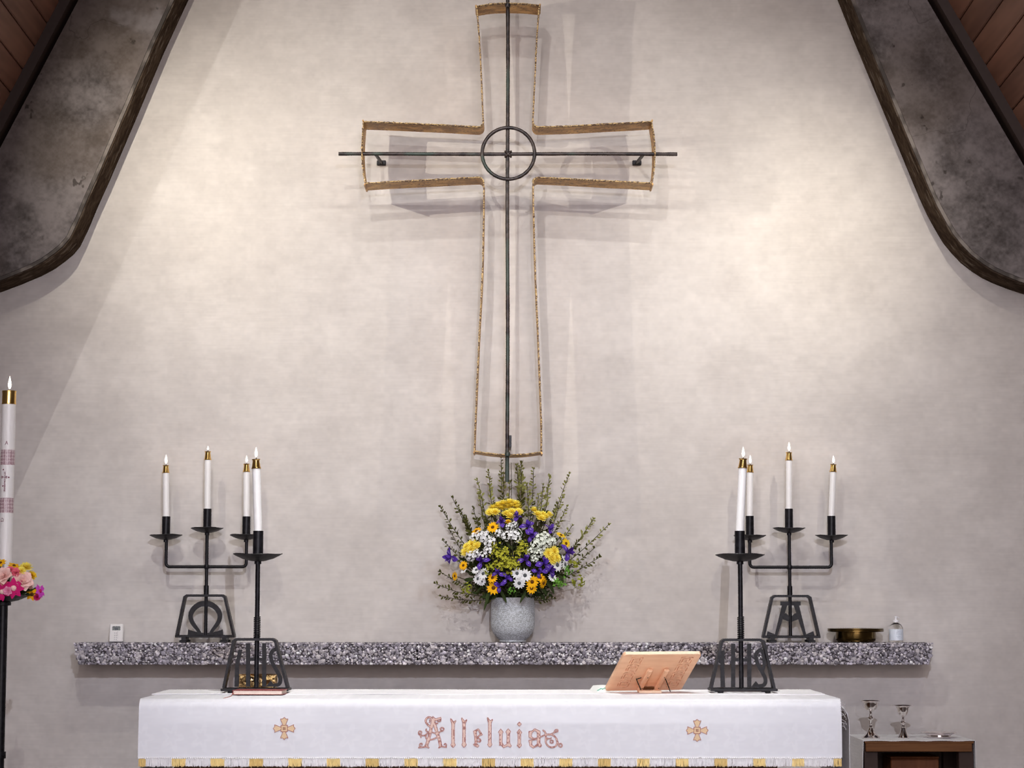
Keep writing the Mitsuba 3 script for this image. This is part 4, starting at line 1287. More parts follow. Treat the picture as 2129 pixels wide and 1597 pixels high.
pm = part(bt, 'pump', join(lathe(pump, 24, (xg, yg, pz)), tube([[xg, yg, pz + 0.0185], [xg + 0.007, yg - 0.009, pz + 0.0185], [xg + 0.009, yg - 0.012, pz + 0.0155]], 0.0016, 8)), 'mat_clear_plastic', smooth=40)

# the small white remote
rm = thing('remote_control', 'small white remote control with a grey display propped at the left end of the shelf', 'remote control')
yr = -0.060
x0, x1 = X(226.8, 1310, yr), X(255.2, 1310, yr)
hR = 37.5 * S(yr)
Mr = T().translate([x0, yr, SH]).rotate([1, 0, 0], -9)
wR = x1 - x0
part(rm, 'body', box(0, wR, 0, 0.016, 0, hR, 0.003), 'mat_white_plastic', m=Mr)
part(rm, 'display', box(0.0105, wR - 0.0105, -0.0007, 0.001, hR - 0.0245, hR - 0.0095), 'mat_lcd', m=Mr, label='grey liquid crystal display')
seg = [box(0.0125, wR - 0.0125, -0.0010, 0, hR - 0.0118, hR - 0.0107)]
for i, (a, w) in enumerate(((0.019, 0.0012), (0.0225, 0.0032), (0.028, 0.0026))):
    seg.append(box(a, a + w, -0.0010, 0, hR - 0.0222, hR - 0.0155))
part(rm, 'digits', join(*seg), 'mat_lcd_ink', m=Mr)
for iz in range(4):
    for ix in range(2):
        a, b = 0.0185 + ix * 0.0068, hR - 0.033 - iz * 0.0078
        part(rm, 'button', box(a, a + 0.0042, -0.0012, 0.0005, b - 0.0030, b, 0.0004), 'mat_grey_plastic', m=Mr)
part(rm, 'battery_lid_line', box(wR * 0.60, wR * 0.60 + 0.0006, -0.0003, 0.0005, 0.004, hR - 0.027), 'mat_grey_plastic', m=Mr)

# ------------------------------------------------------------------ the small table on the right and the silver on it
YT0, YT1 = -0.42, -0.07
ZTT = Z(1540, YT0)
xt0, xt1 = X(1796, 1540, YT0), X(2027, 1540, YT0)
tb = thing('credence_table', 'small dark wooden side table with reddish brown apron, right of the altar', 'table')
leg = 0.052
zt0 = ZTT - 0.010
part(tb, 'top', box(xt0 + 0.004, xt1 - 0.004, YT0 + 0.003, YT1, zt0, ZTT - 0.0022), 'mat_mahogany')
part(tb, 'apron', box(xt0 + 0.007, xt1 - 0.010, YT0 + 0.003, YT0 + 0.019, Z(1563.2, YT0 + 0.003), zt0, 0.0015), 'mat_mahogany', label='reddish brown front apron')
part(tb, 'apron', box(xt0 + 0.010, xt1 - 0.012, YT1 - 0.022, YT1 - 0.002, Z(1563.2, YT0 + 0.008) + 0.01, zt0), 'mat_ebony')
for (xa, xb) in ((xt0 + 0.003, xt0 + 0.003 + 0.010), (xt1 - leg - 0.002, xt1 - 0.002)):
    part(tb, 'leg', box(xa, xb if xa > xt0 + 0.1 else xt0 + leg, YT0 + 0.0195, YT0 + leg + 0.012, 0.001, zt0, 0.002), 'mat_ebony')
    part(tb, 'leg', box(xa, xb if xa > xt0 + 0.1 else xt0 + leg, YT1 - leg, YT1 - 0.004, 0.001, zt0, 0.002), 'mat_ebony')
part(tb, 'side_panel', box(xt0 + 0.006, xt0 + 0.020, YT0 + leg + 0.013, YT1 - leg - 0.001, 0.02, zt0), 'mat_ebony')
part(tb, 'shade_panel', box(xt0 + 0.02, xt1 - leg - 0.004, YT1 - 0.03, YT1 - 0.018, 0.02, zt0 - 0.02), 'mat_ebony')  # added dark sheet standing for the shade under the table
ch = thing('wooden_chest', 'reddish brown wooden chest standing under the small side table', 'chest')
cx0, cx1 = X(1853, 1580, -0.30), X(1953, 1580, -0.30)
ct = Z(1573.5, -0.30)
part(ch, 'body', box(cx0, cx1, -0.29, -0.12, 0.002, ct - 0.008, 0.003), 'mat_mahogany_dark')
part(ch, 'lid', box(cx0 - 0.002, cx1 + 0.002, -0.293, -0.118, ct - 0.0078, ct, 0.003), 'mat_mahogany_dark')
cl = thing('table_cloth', 'thin white cloth over the small side table, hanging down at its left side', 'tablecloth')
nx = 40
xs = np.linspace(xt0, xt1, nx)
P = np.zeros((7, nx, 3))
for i, y in enumerate(np.linspace(YT1, YT0, 7)):
    P[i, :, 0] = xs; P[i, :, 1] = y; P[i, :, 2] = ZTT - 0.0008 + 0.0009 * np.sin(xs * 55) * (i / 6)
sides = []
for xx, sg in ((xt0 - 0.0012, -1), (xt1 + 0.0012, 1)):
    Q = np.zeros((24, 9, 3))
    for i, z in enumerate(np.linspace(ZTT - 0.0008, 0.42, 24)):
        Q[i, :, 1] = np.linspace(YT1, YT0 + 0.001, 9); Q[i, :, 2] = z
        Q[i, :, 0] = xx + sg * (0.004 if sg < 0 else 0.0008) * min(1, i / 6) * (0.6 + 0.4 * np.sin(Q[i, :, 1] * 25))
    sides.append(sheet(Q, 0.0012))
part(cl, 'cloth', join(sheet(P, 0.0014), *sides), 'mat_linen', smooth=40)

zs0 = ZTT + 0.0008
yc = -0.29
sy = S(yc)


def vessel(name, label, u, prof_px, yv=yc):
    """Silver turned from a profile in pixels (radius, row)."""
    xx = X(u, 1500, yv)
    vb = prof_px[0][1]
    prof = [(max(0, r) * sy, (vb - v) * sy) for r, v in prof_px]
    t = thing(name, label, 'chalice' if 'chalice' in name else 'plate')
    return t, lathe(prof, 56, (xx, yv, zs0))


t, m = vessel('silver_chalice', 'taller silver chalice with a round cup on the small side table, nearest the altar', 1810.5, [
    (0, 1533), (18.5, 1533), (19.0, 1531.6), (17.5, 1530.4), (14.5, 1528.5), (10.2, 1525), (6.8, 1519.5), (5.2, 1514), (4.2, 1512.5), (4.6, 1511.3), (3.6, 1510), (3.0, 1506), (3.8, 1504.5), (3.1, 1503), (2.7, 1497.5), (3.6, 1496.3), (5.9, 1494.4), (6.3, 1492.7), (5.6, 1491), (3.4, 1489.2), (2.6, 1487), (2.5, 1481), (3.3, 1478.5), (7.2, 1477.3), (11.5, 1474.3), (14.2, 1469.5), (15.2, 1464), (15.5, 1460.5), (17.2, 1458.3), (19.6, 1457.2), (19.6, 1456.8), (16.6, 1457.7), (14.6, 1460.5), (14.2, 1465), (12.5, 1470.5), (8, 1475), (0, 1476)])
part(t, 'body', m, 'mat_silver', smooth=35)
t, m = vessel('silver_chalice', 'shorter silver chalice with a bell shaped cup on the small side table', 1877.5, [
    (0, 1532.3), (11.6, 1532.3), (12.0, 1531), (11.2, 1529.8), (9.2, 1526), (7.2, 1521), (5.8, 1515.5), (5.0, 1512), (4.4, 1511), (4.7, 1509.6), (3.6, 1508.2), (3.2, 1505), (4.4, 1503.5), (6.3, 1501.6), (6.3, 1500.2), (4.2, 1498.6), (2.7, 1497), (2.4, 1491), (3.0, 1489), (5.6, 1487.5), (9.2, 1484), (11.8, 1478), (12.8, 1472), (13.8, 1469), (16.6, 1467.2), (20.6, 1466.2), (20.6, 1465.8), (16.2, 1466.4), (12.9, 1469), (11.9, 1473), (10.6, 1478), (7.6, 1483.5), (0, 1486)])
part(t, 'body', m, 'mat_silver', smooth=35)
t, m = vessel('silver_paten', 'small footed silver plate lying on the right of the small side table', 1951.5, [
    (0, 1532.4), (22, 1532.4), (24, 1531.6), (24.5, 1530), (23.5, 1528.6), (26, 1526.5), (31, 1523.8), (36, 1522), (36, 1521.2), (31, 1522.6), (24, 1526.4), (0, 1527.2)], -0.27)
part(t, 'body', m, 'mat_silver', smooth=35)

# ------------------------------------------------------------------ plants


def petal(L, W, lift=0.0, droop=0.0, cup=0.0, n=5, tip=0.75):
    """A petal along +x in the xy plane, bending in z."""
    t = np.linspace(0, 1, n)
    w = W * np.sin(np.pi * np.clip(t ** tip * 0.93 + 0.04, 0, 1)) * 0.5
    z = lift * np.sin(t * np.pi * 0.5) - droop * t ** 2
    V = []
    for i in range(n):
        V += [[t[i] * L, -w[i], z[i] + cup * w[i]], [t[i] * L, 0, z[i]], [t[i] * L, w[i], z[i] + cup * w[i]]]
    F = []
    for i in range(n - 1):
        a = i * 3
        F += [[a, a + 3, a + 4], [a, a + 4, a + 1], [a + 1, a + 4, a + 5], [a + 1, a + 5, a + 2]]
    return np.array(V), np.array(F)


def spin(m, a):
    c, s = math.cos(a), math.sin(a)
    return m[0] @ np.array([[c, s, 0], [-s, c, 0], [0, 0, 1.0]]), m[1]


def tilt(m, b):
    c, s = math.cos(b), math.sin(b)
    return m[0] @ np.array([[c, 0, s], [0, 1.0, 0], [-s, 0, c]]), m[1]


def shift(m, d):
    return m[0] + np.asarray(d, float), m[1]


def dome(r, h, n=10):
    return lathe([(0, -0.1 * h), (0.9 * r, -0.1 * h), (r, 0.1 * h), (0.8 * r, 0.6 * h), (0.45 * r, 0.92 * h), (0, h)], n)


def daisy_parts(npet=13, W=0.42, seed=1, droop=0.05):
    r = np.random.default_rng(seed)
    ps = [spin(tilt(shift(petal(0.78, W, 0.06, droop + 0.05 * r.random()), (0.2, 0, 0)), 0.05 * r.standard_normal()), 2 * math.pi * (k + 0.15 * r.standard_normal()) / npet) for k in range(npet)]
    return join(*ps), dome(0.27, 0.16)


def mum_parts(seed=1):
    """A double chrysanthemum: rings of petals rising to a dome; unit radius, facing +z."""
    r = np.random.default_rng(seed)
    out = []
    for ring, (n, L, b, z) in enumerate(((17, 0.95, 0.10, 0.0), (15, 0.82, 0.38, 0.06), (12, 0.66, 0.72, 0.10), (8, 0.5, 1.05, 0.12), (5, 0.36, 1.35, 0.12))):
        for k in range(n):
            p = shift(petal(L, 0.30, 0.05, -0.06), (0.05, 0, 0))
            out.append(shift(spin(tilt(p, b + 0.08 * r.standard_normal()), 2 * math.pi * (k + 0.5 * (ring % 2) + 0.12 * r.standard_normal()) / n), (0, 0, z)))
    return join(*out)


def iris_parts():
    falls, stands, marks = [], [], []
    for k in range(3):
        a = 2 * math.pi * k / 3
        falls.append(spin(petal(1.0, 0.62, 0.34, 0.42, 0.10, 8, 1.35), a))
        marks.append(spin(shift(petal(0.52, 0.20, 0.22, 0.05, 0.1, 5, 0.9), (0.18, 0, 0.045)), a))
        stands.append(spin(tilt(petal(0.92, 0.48, 0.10, 0.02, 0.30, 7, 1.1), 1.08), a + math.pi / 3))
        falls.append(spin(shift(petal(0.55, 0.26, 0.26, -0.06, 0.3, 5), (0, 0, 0.07)), a))
    return join(*falls), join(*stands), join(*marks)


def floret_cluster(seed, n=16, fr=0.36):
    r = np.random.default_rng(seed); out = []
    for k in range(n):
        z = 1 - 1.35 * (k + 0.5) / n; ph = k * 2.39996
        q = math.sqrt(max(0, 1 - z * z))
        d = np.array([q * math.cos(ph), q * math.sin(ph), z])
        R = rot_to(d + 0.25 * r.standard_normal(3), r.random() * 6)
        fl = join(*[spin(petal(fr, fr * 0.82, 0.08, 0.03, 0.1, 4), 2 * math.pi * j / 5) for j in range(5)])
        out.append((fl[0] @ R.T + d * (0.75 + 0.15 * r.random()), fl[1]))
    return join(*out)


def bract_cluster(seed, n=26):
    r = np.random.default_rng(seed); out = []
    for k in range(n):
        d = r.standard_normal(3); d /= np.linalg.norm(d); d[2] = abs(d[2]) * 0.9 + 0.1
        R = rot_to(d + 0.5 * r.standard_normal(3), r.random() * 6)
        fl = join(*[spin(petal(0.25, 0.19, 0.08, 0.0, 0.1, 4), 2 * math.pi * j / 4 + 0.3) for j in range(4)])
        out.append((fl[0] @ R.T + d * (0.35 + 0.65 * r.random()), fl[1]))
    return join(*out)


DP, DC = zip(*[daisy_parts(13, 0.40, s) for s in (1, 2, 3)])
DPL = [ply(m, None, smooth=True) for m in DP]; DCL = [ply(m, None, smooth=True) for m in DC]
MUM = [ply(mum_parts(s), None, smooth=True) for s in (1, 2, 3)]
IRF, IRS, IRM = [ply(m, None, smooth=True) for m in iris_parts()]
FLO = [ply(floret_cluster(s), None, smooth=True) for s in (1, 2, 3)]
BRA = [ply(bract_cluster(s), None, smooth=True) for s in (1, 2, 3)]


def use(parent, name, proto, bsdf, M, **k):
    kk = key_for(name, parent)
    scene[kk] = {**proto, 'bsdf': {'type': 'ref', 'id': bsdf}, 'to_world': M}
    e = {a: b for a, b in k.items() if b}
    if e: labels[kk] = e
    return kk


YV = -0.112                        # depth of the vase
VX = X(1066, 1280, YV)
vb_, vt_ = SH, Z(1242.5, YV)
MOUTH = np.array([VX, YV, vt_ - 0.004])
sV = S(YV)
vs = thing('vase', 'speckled pale grey stoneware vase holding the flower arrangement on the shelf', 'vase')
vr = [(0, 0), (26.5, 0), (27.8, 1.2), (27.5, 4.5), (33, 9), (40, 17), (44, 26), (45.6, 38), (45.6, 60), (44.8, 78), (44.6, 86), (45.2, 88.3), (44.4, 89), (42.6, 88), (42.4, 76), (42.6, 40), (37, 22), (24, 10), (0, 8)]
kz = (vt_ - vb_) / (89 * sV)
part(vs, 'body', lathe([(a * sV, b * sV * kz) for a, b in vr], 64, (VX, YV, vb_)), 'mat_glaze', smooth=50)


def stem_to(parent, tip, r=0.0014, bsdf='mat_stem', bend=0.35):
    tip = np.asarray(tip, float)
    k = np.array([MOUTH[0] + (tip[0] - MOUTH[0]) * 0.12, MOUTH[1] + (tip[1] - MOUTH[1]) * 0.12, MOUTH[2]])
    base = np.array([k[0] * 0.6 + VX * 0.4, YV + (k[1] - YV) * 0.5, vb_ + 0.022])
    mid = k + (tip - k) * 0.5 + np.array([0, 0, abs(tip[0] - k[0]) * 0.10 * bend])
    part(parent, 'stem', tube(smooth_line([base, k, mid, tip], 4), r, 6), bsdf, smooth=60)


DC0 = at(1068, 1172, YV)           # middle of the dome of flowers


def flower_pos(u, v, push=0.0):
    p = at(u, v, YV)
    q = ((p[0] - DC0[0]) / 0.225) ** 2 + ((p[2] - DC0[2]) / 0.205) ** 2
    y = YV - 0.120 * math.sqrt(max(0.0, 1 - q)) - 0.012 + push
    return at(u, v, y), y


def facing(p, up=0.25, fwd=1.0):
    d = np.array([(p[0] - DC0[0]) / 0.22, -fwd * 0.9, (p[2] - DC0[2]) / 0.22 + up])
    return d / np.linalg.norm(d)


def fz(p):     # coordinates read from an enlargement of the arrangement
    return 880 + p[0] / 3.63, 920 + p[1] / 3.63


rp = np.random.default_rng(77)
GRP = {}


def bloom(kind, x, y, px, label, group, up=0.25, face=None, push=0.0, petal_mat=None, eye=None):
    u, v = fz((x, y))
    p, yy = flower_pos(u, v, push)
    r = px * 1.16 * S(yy)
    n = facing(p, up) if face is None else np.asarray(face, float)
    n = n + 0.12 * rp.standard_normal(3)
    M = mat(p, n, rp.random() * 6.28, r)
    nn = n / np.linalg.norm(n)
    if kind == 'daisy':
        t = thing('daisy', label, 'flower', group)
        i = rp.integers(3)
        use(t, 'petals', DPL[i], petal_mat, M, kind='stuff'); use(t, 'eye', DCL[i], eye, M, label='round centre of the daisy')
    elif kind == 'chrysanthemum':
        t = thing('chrysanthemum', label, 'flower', group)
        use(t, 'petals', MUM[rp.integers(3)], petal_mat, M, kind='stuff')
    elif kind == 'iris':
        t = thing('iris', label, 'flower', group)
        use(t, 'falls', IRF, 'mat_violet', M); use(t, 'standards', IRS, 'mat_violet_dark' if rp.random() < 0.6 else 'mat_violet', M); use(t, 'signals', IRM, 'mat_lilac', M, label='paler marks on the falls')
    elif kind == 'stock':
        t = thing('white_stock', label, 'flower', group)
        use(t, 'florets', FLO[rp.integers(3)], petal_mat, M, kind='stuff')
    else:
        t = thing('green_spurge', label, 'flower', group)
        use(t, 'bracts', BRA[rp.integers(3)], petal_mat, M, kind='stuff')
    stem_to(t, p - nn * r * 0.05)
    return t


ORD = ['leftmost', 'second from the left', 'third from the left', 'fourth from the left', 'fifth from the left', 'sixth from the left', 'seventh from the left', 'eighth from the left', 'ninth from the left']


def ordered(spots):
    """The spots with the place of each in the row, counted from the left."""
    rank = {p: ORD[i] if i < len(spots) - 1 else 'rightmost' for i, p in enumerate(sorted(spots))}
    return [(*p, rank[p]) for p in spots]


UPF = (0.0, -0.42, 1.0)
for x, y, o in ordered(((528, 500), (566, 482), (606, 468), (652, 460), (694, 470), (640, 490), (588, 502), (706, 494), (670, 484))):
    bloom('chrysanthemum', x, y, 12.0, f'yellow chrysanthemum, {o} in the top row of the bouquet', 'yellow chrysanthemums at the top left of the bouquet', face=UPF, petal_mat='mat_yellow')
for x, y, o in ordered(((506, 533), (542, 530), (630, 542), (672, 530), (718, 530), (652, 562), (700, 545))):
    bloom('chrysanthemum', x, y, 11.0, f'yellow chrysanthemum, {o} in the row just under the top one', 'yellow chrysanthemums in the second row of the bouquet', face=(0, -0.6, 1), petal_mat='mat_yellow')
bloom('chrysanthemum', 641, 602, 7.0, 'single small yellow chrysanthemum between the two upper irises', None, face=(0, -0.6, 1), petal_mat='mat_yellow_deep')
for x, y, o in ordered(((838, 518), (862, 548), (905, 552), (942, 550), (890, 578), (918, 568))):
    bloom('chrysanthemum', x, y, 11.0, f'yellow chrysanthemum, {o} in the right hand upper cluster', 'yellow chrysanthemums at the top right of the bouquet', face=(0.2, -0.45, 1), petal_mat='mat_yellow')
for x, y, o in ordered(((370, 768), (408, 785), (335, 790), (322, 828), (362, 808))):
    bloom('chrysanthemum', x, y, 11.0, f'lemon yellow chrysanthemum, {o} in the cluster at the left of the bouquet', 'yellow chrysanthemums at the left of the bouquet', face=(-0.5, -0.8, 0.6), petal_mat='mat_yellow')
for x, y, o in ordered(((940, 838), (985, 822), (1000, 872), (965, 858), (968, 885))):
    bloom('chrysanthemum', x, y, 11.5, f'golden yellow chrysanthemum, {o} in the cluster at the right of the bouquet', 'yellow chrysanthemums at the right of the bouquet', face=(0.6, -0.8, 0.4), petal_mat='mat_yellow')
OR = 'mat_orange'
for x, y, r, f, lab in ((524, 640, 12, (-0.3, -0.9, 0.5), 'golden orange daisy high on the left, under the top cluster'), (400, 668, 11, (-0.6, -0.6, 0.8), 'golden orange daisy seen edge on at the upper left of the bouquet'), (822, 1052, 12.5, (0.1, -1, 0.0), 'golden orange daisy facing forward at the lower right of the vase mouth'),
                        (818, 1102, 11, (0.1, -1, -0.3), 'golden orange daisy hanging just above the vase rim'), (908, 1062, 11.5, (0.8, -0.7, -0.1), 'golden orange daisy turned to the right low in the bouquet'), (885, 1022, 9, (0.5, -0.8, 0.5), 'small golden daisy behind the low orange daisies on the right'),
                        (522, 1022, 10.5, (-0.2, -1, 0.3), 'golden daisy at the lower left beside a violet iris'), (530, 1098, 13.5, (-0.2, -1, -0.1), 'large golden orange daisy at the lower left above the vase rim'), (238, 1008, 9.5, (-0.8, -0.5, 0), 'orange daisy half hidden among the twigs at the far left'),
                        (302, 928, 9.5, (-0.6, -0.7, 0.4), 'dull golden daisy behind the left iris'), (1040, 700, 11, (0.4, -0.5, 0.9), 'golden daisy at the upper right among dark twigs'), (1078, 762, 10.5, (0.6, -0.9, 0.2), 'golden daisy with a ring of dark at the right edge')):
    bloom('daisy', x, y, r, lab, None, face=f, petal_mat=OR if y > 900 or x < 600 else 'mat_yellow_deep', eye='mat_brown')
for x, y, r, f, lab in ((708, 988, 11.5, (-0.1, -1, 0.1), 'left one of the two white daisies at the front of the bouquet'), (768, 1003, 13, (0.15, -1, 0.05), 'right one of the two white daisies at the front of the bouquet'), (724, 1062, 12, (0, -1, -0.25), 'lowest white daisy over the vase'), (975, 1020, 9.5, (0.5, -0.8, 0.3), 'white daisy at the lower right beside green leaves'),
                        (1012, 925, 13.5, (0.5, -0.9, 0.2), 'white daisy under the golden cluster on the right'), (1070, 922, 10.5, (0.9, -0.6, 0.3), 'white daisy at the right edge by the green spurge'), (452, 990, 12, (-0.4, -0.9, 0.3), 'upper white daisy at the lower left'), (412, 1030, 11, (-0.6, -0.8, 0), 'lower white daisy at the lower left'),
                        (400, 962, 10, (-0.5, -0.6, 0.8), 'white daisy seen from the side under the left iris'), (1070, 880, 9.5, (0.8, -0.4, 0.6), 'white daisy under the right iris'), (305, 965, 8, (-0.8, -0.5, 0.5), 'small white daisy at the far left'), (440, 1050, 9, (-0.4, -1, -0.2), 'white daisy lowest on the left')):
    bloom('daisy', x, y, r, lab, None, face=f, petal_mat='mat_white', eye='mat_grey_eye')
for x, y, r, o in ordered(((468, 715, 13), (505, 758, 12), (432, 705, 11), (385, 722, 10), (360, 855, 11), (490, 815, 10), (400, 840, 9), (450, 855, 9))):
    bloom('stock', x, y, r, f'white stock, {o} of the white clusters left in the bouquet', 'white stock on the left of the bouquet', petal_mat='mat_white')
for x, y, r, o in ordered(((572, 690, 9), (632, 705, 11), (672, 700, 9), (705, 690, 11), (650, 640, 8), (690, 620, 7), (710, 730, 8))):
    bloom('stock', x, y, r, f'white stock, {o} of the white sprays in the upper middle', 'white stock in the middle of the bouquet', petal_mat='mat_white')
for x, y, r, o in ordered(((878, 735, 13), (918, 720, 12), (850, 772, 11), (932, 760, 10), (808, 822, 9), (872, 838, 9), (838, 878, 8), (968, 752, 10), (896, 790, 11))):
    bloom('stock', x, y, r, f'creamy white stock, {o} of the white clusters right in the bouquet', 'white stock on the right of the bouquet', petal_mat='mat_white_warm')
for x, y, r, f, lab in ((214, 862, 19, (-0.9, -0.7, -0.1), 'violet iris standing out at the far left of the bouquet'), (442, 902, 16, (-0.3, -0.9, 0.5), 'violet iris at the left, under the lemon yellow blooms'), (594, 612, 15, (-0.2, -0.6, 0.9), 'dark violet iris under the top yellow cluster, left one'), (702, 572, 15, (0.1, -0.6, 0.9), 'dark violet iris under the top yellow cluster, right one'),
                        (792, 640, 17, (0.1, -0.8, 0.8), 'large violet iris at the upper middle'), (812, 700, 14, (0.2, -1, 0.0), 'violet iris just below the large upper one'), (950, 660, 15, (0.6, -0.6, 0.8), 'pale violet iris at the upper right'), (770, 888, 15, (0, -1, 0.4), 'violet iris in the middle of the bouquet'), (566, 985, 13, (-0.2, -1, 0.5), 'violet iris low in the middle'),
                        (628, 1030, 13, (0.3, -1, 0.2), 'violet iris above the vase rim'), (575, 1082, 13, (-0.2, -1, -0.1), 'violet iris with pale marks just over the vase'), (910, 915, 17, (0.3, -1, 0.4), 'dark violet iris at the right, upper one of a pair'), (950, 965, 16, (0.5, -0.9, 0.1), 'dark violet iris at the right, lower one of a pair'), (1085, 832, 18, (0.9, -0.7, 0.3), 'violet iris at the right edge of the bouquet'), (862, 978, 12, (0.2, -1, 0.1), 'half hidden violet iris at the lower right')):
    bloom('iris', x, y, r, lab, None, face=f)
for x, y, r, o in ordered(((560, 840, 13), (600, 880, 14), (580, 925, 14), (640, 945, 14), (690, 925, 13), (640, 900, 12), (555, 790, 11), (620, 830, 12))):
    bloom('spurge', x, y, r, f'yellow green spurge, {o} of those filling the middle of the bouquet', 'lime green spurge in the middle of the bouquet', petal_mat='mat_lime' if (x + y) % 3 else 'mat_lime_dark')
for x, y, r, o in ordered(((735, 770, 11), (745, 825, 12), (712, 840, 9), (770, 795, 9))):
    bloom('spurge', x, y, r, f"golden green spurge, {o} of those right of the bouquet's middle", 'golden spurge right of the middle', petal_mat='mat_lime')
for x, y, r, lab in ((505, 958, 12, 'yellow green spurge above the lower left golden daisy'), (1132, 918, 14, 'green spurge at the right edge beside white daisies'), (1162, 1045, 14, 'yellow green spurge hanging out at the lower right'), (335, 1100, 13, 'yellow green spurge hanging low at the left')):
    bloom('spurge', x, y, r, lab, None, petal_mat='mat_lime_dark')
for x, y, r, lab in ((1018, 1058, 14, 'bright green spurge at the lower right'), (1082, 968, 11, 'bright green spurge under the right white daisies'), (665, 1115, 8, 'small bright green sprig over the vase rim')):
    bloom('spurge', x, y, r, lab, None, petal_mat='mat_green')

# twigs with small leaves
TWIG_LEAF = petal(1.0, 0.52, 0.10, 0.06, 0.18, 4, 1.25)


def sprig(x, y, label, group=None, bare=0.30, dens=1.0, bushy=1.0, side=0.0):
    u, v = fz((x, y))
    r = np.random.default_rng(int(x * 13 + y * 7))
    yy = YV + r.uniform(-0.055, 0.045)
    tip = at(u, v, yy)
    t = thing('leafy_twig', label, 'twig', group)
    start = MOUTH + np.array([(tip[0] - MOUTH[0]) * 0.08, (yy - YV) * 0.3, 0])
    d = tip - start
    nrm = np.array([-d[2], 0, d[0]]); nrm /= np.linalg.norm(nrm)
    curve = 0.05 * np.linalg.norm(d) * (1 if d[0] < 0 else -1) * r.uniform(0.2, 1.0)
    P = smooth_line([start - np.array([0, 0, 0.09]), start, start + d * 0.35 + nrm * curve * 0.8, start + d * 0.7 + nrm * curve, tip], 6)
    part(t, 'stem', tube(P, np.linspace(0.0019, 0.0010, len(P)), 6), 'mat_stem', smooth=60)
    seg = np.linalg.norm(np.diff(P, axis=0), axis=1); s = np.concatenate([[0], np.cumsum(seg)])
    L = s[-1]; out, tips = [], []
    q = L * (bare + 0.15)
    while q < L:
        f = q / L
        p = np.array([np.interp(q, s, P[:, k]) for k in range(3)])
        tg = np.array([np.interp(min(q + 0.004, L), s, P[:, k]) for k in range(3)]) - np.array([np.interp(q - 0.004, s, P[:, k]) for k in range(3)])
        tg /= np.linalg.norm(tg)
        for sg in (1, -1):
            if r.random() > 0.9 * dens: continue
            a = r.random() * 6.28
            b = np.cross(tg, [math.cos(a), math.sin(a), 0.2]); b /= np.linalg.norm(b) + 1e-9
            dirn = tg * r.uniform(0.35, 0.9) + b * sg * 0.9
            if bushy > 1 and r.random() < 0.3: dirn = tg * 0.9 + b * sg * 0.4
            up = rot_to(dirn / np.linalg.norm(dirn), r.random() * 6.28)
            R = np.stack([up[:, 2], up[:, 0], up[:, 1]], 1)
            size = (0.0178 if f < 0.9 else 0.0135) * r.uniform(0.65, 1.15) * bushy ** 0.3
            m = (TWIG_LEAF[0] @ R.T * size + p + b * sg * 0.001, TWIG_LEAF[1])
            (tips if f > 0.80 else out).append(m)
        q += 0.0092 / bushy * r.uniform(0.8, 1.3)
    for k in range(5):
        a = k * 1.257 + r.random()
        dirn = (P[-1] - P[-3]) / np.linalg.norm(P[-1] - P[-3]) + 0.75 * np.array([math.cos(a), math.sin(a), 0.2])
        up = rot_to(dirn, r.random() * 6)
        R = np.stack([up[:, 2], up[:, 0], up[:, 1]], 1)
        tips.append((TWIG_LEAF[0] @ R.T * 0.011 * r.uniform(0.7, 1.1) + tip, TWIG_LEAF[1]))
    if out: part(t, 'leaves', join(*out), 'mat_leaf', smooth=True, kind='stuff')
    part(t, 'young_leaves', join(*tips), 'mat_leaf_tip' if y < 700 and x > 380 else 'mat_leaf', smooth=True, kind='stuff')
    return t


for x, y, lab, bu in ((588, 118, 'tallest leafy twig, rising in front of the foot of the cross', 1.0), (493, 215, 'leafy twig with a tufted tip, second from the left of the upright ones', 1.2), (408, 280, 'leafy twig, leftmost of the upright ones', 1.2), (604, 238, 'leafy twig just left of the foot of the cross', 1.0),
                      (738, 155, 'bushy leafy twig just right of the foot of the cross', 1.9), (705, 175, 'leafy twig between the cross and the bushy twig', 1.4), (832, 200, 'thin leafy twig right of the bushy one', 0.9), (782, 318, 'short leafy twig behind the top chrysanthemums', 1.5), (905, 320, 'leafy twig left of the tall right hand pair', 1.1),
                      (952, 262, 'tall leafy twig at the right, inner one of a pair', 1.4), (1102, 238, 'tall leafy twig leaning right, the highest on the right', 1.0), (1052, 405, 'short leafy twig below the tall leaning one', 1.0), (1085, 485, 'leafy twig leaning right over the right hand chrysanthemums', 0.9), (1282, 582, 'dark bushy twig reaching out to the right', 1.5),
                      (1398, 622, 'thin twig reaching farthest to the right', 0.8), (1122, 630, 'short dark leafy twig behind the right golden daisies', 1.1), (1288, 800, 'leafy twig bending out at the right, upper one of two', 0.9), (1328, 868, 'leafy twig bending out at the right, lower one of two', 0.9),
                      (220, 418, 'thin leafy twig leaning left, the highest on the left', 0.9), (130, 490, 'leafy twig leaning left with a bushy tip', 1.0), (376, 495, 'leafy twig standing left of the top chrysanthemums', 1.3), (282, 515, 'bushy leafy twig in the left fan', 1.8), (310, 560, 'dark leafy twig in the middle of the left fan', 1.6), (196, 660, 'pale leafy twig at the left, upper one of two', 0.9), (150, 742, 'pale leafy twig at the left, lower one of two', 0.9),
                      (128, 978, 'leafy twig stretching out low on the left, upper one of three', 0.9), (92, 1066, 'leafy twig stretching out low on the left, middle one of three', 0.9), (138, 1160, 'leafy twig stretching out low on the left, lowest of three', 1.0), (420, 380, 'short leafy twig inside the left upright ones', 1.0), (655, 300, 'leafy twig straight behind the foot of the cross', 1.2), (870, 400, 'leafy twig between the two yellow clusters', 1.2), (985, 1180, 'small leafy sprig hanging at the lower right', 1.0), (330, 1050, 'olive twig low in the left of the bouquet', 1.6)):
    sprig(x, y, lab, bushy=bu)
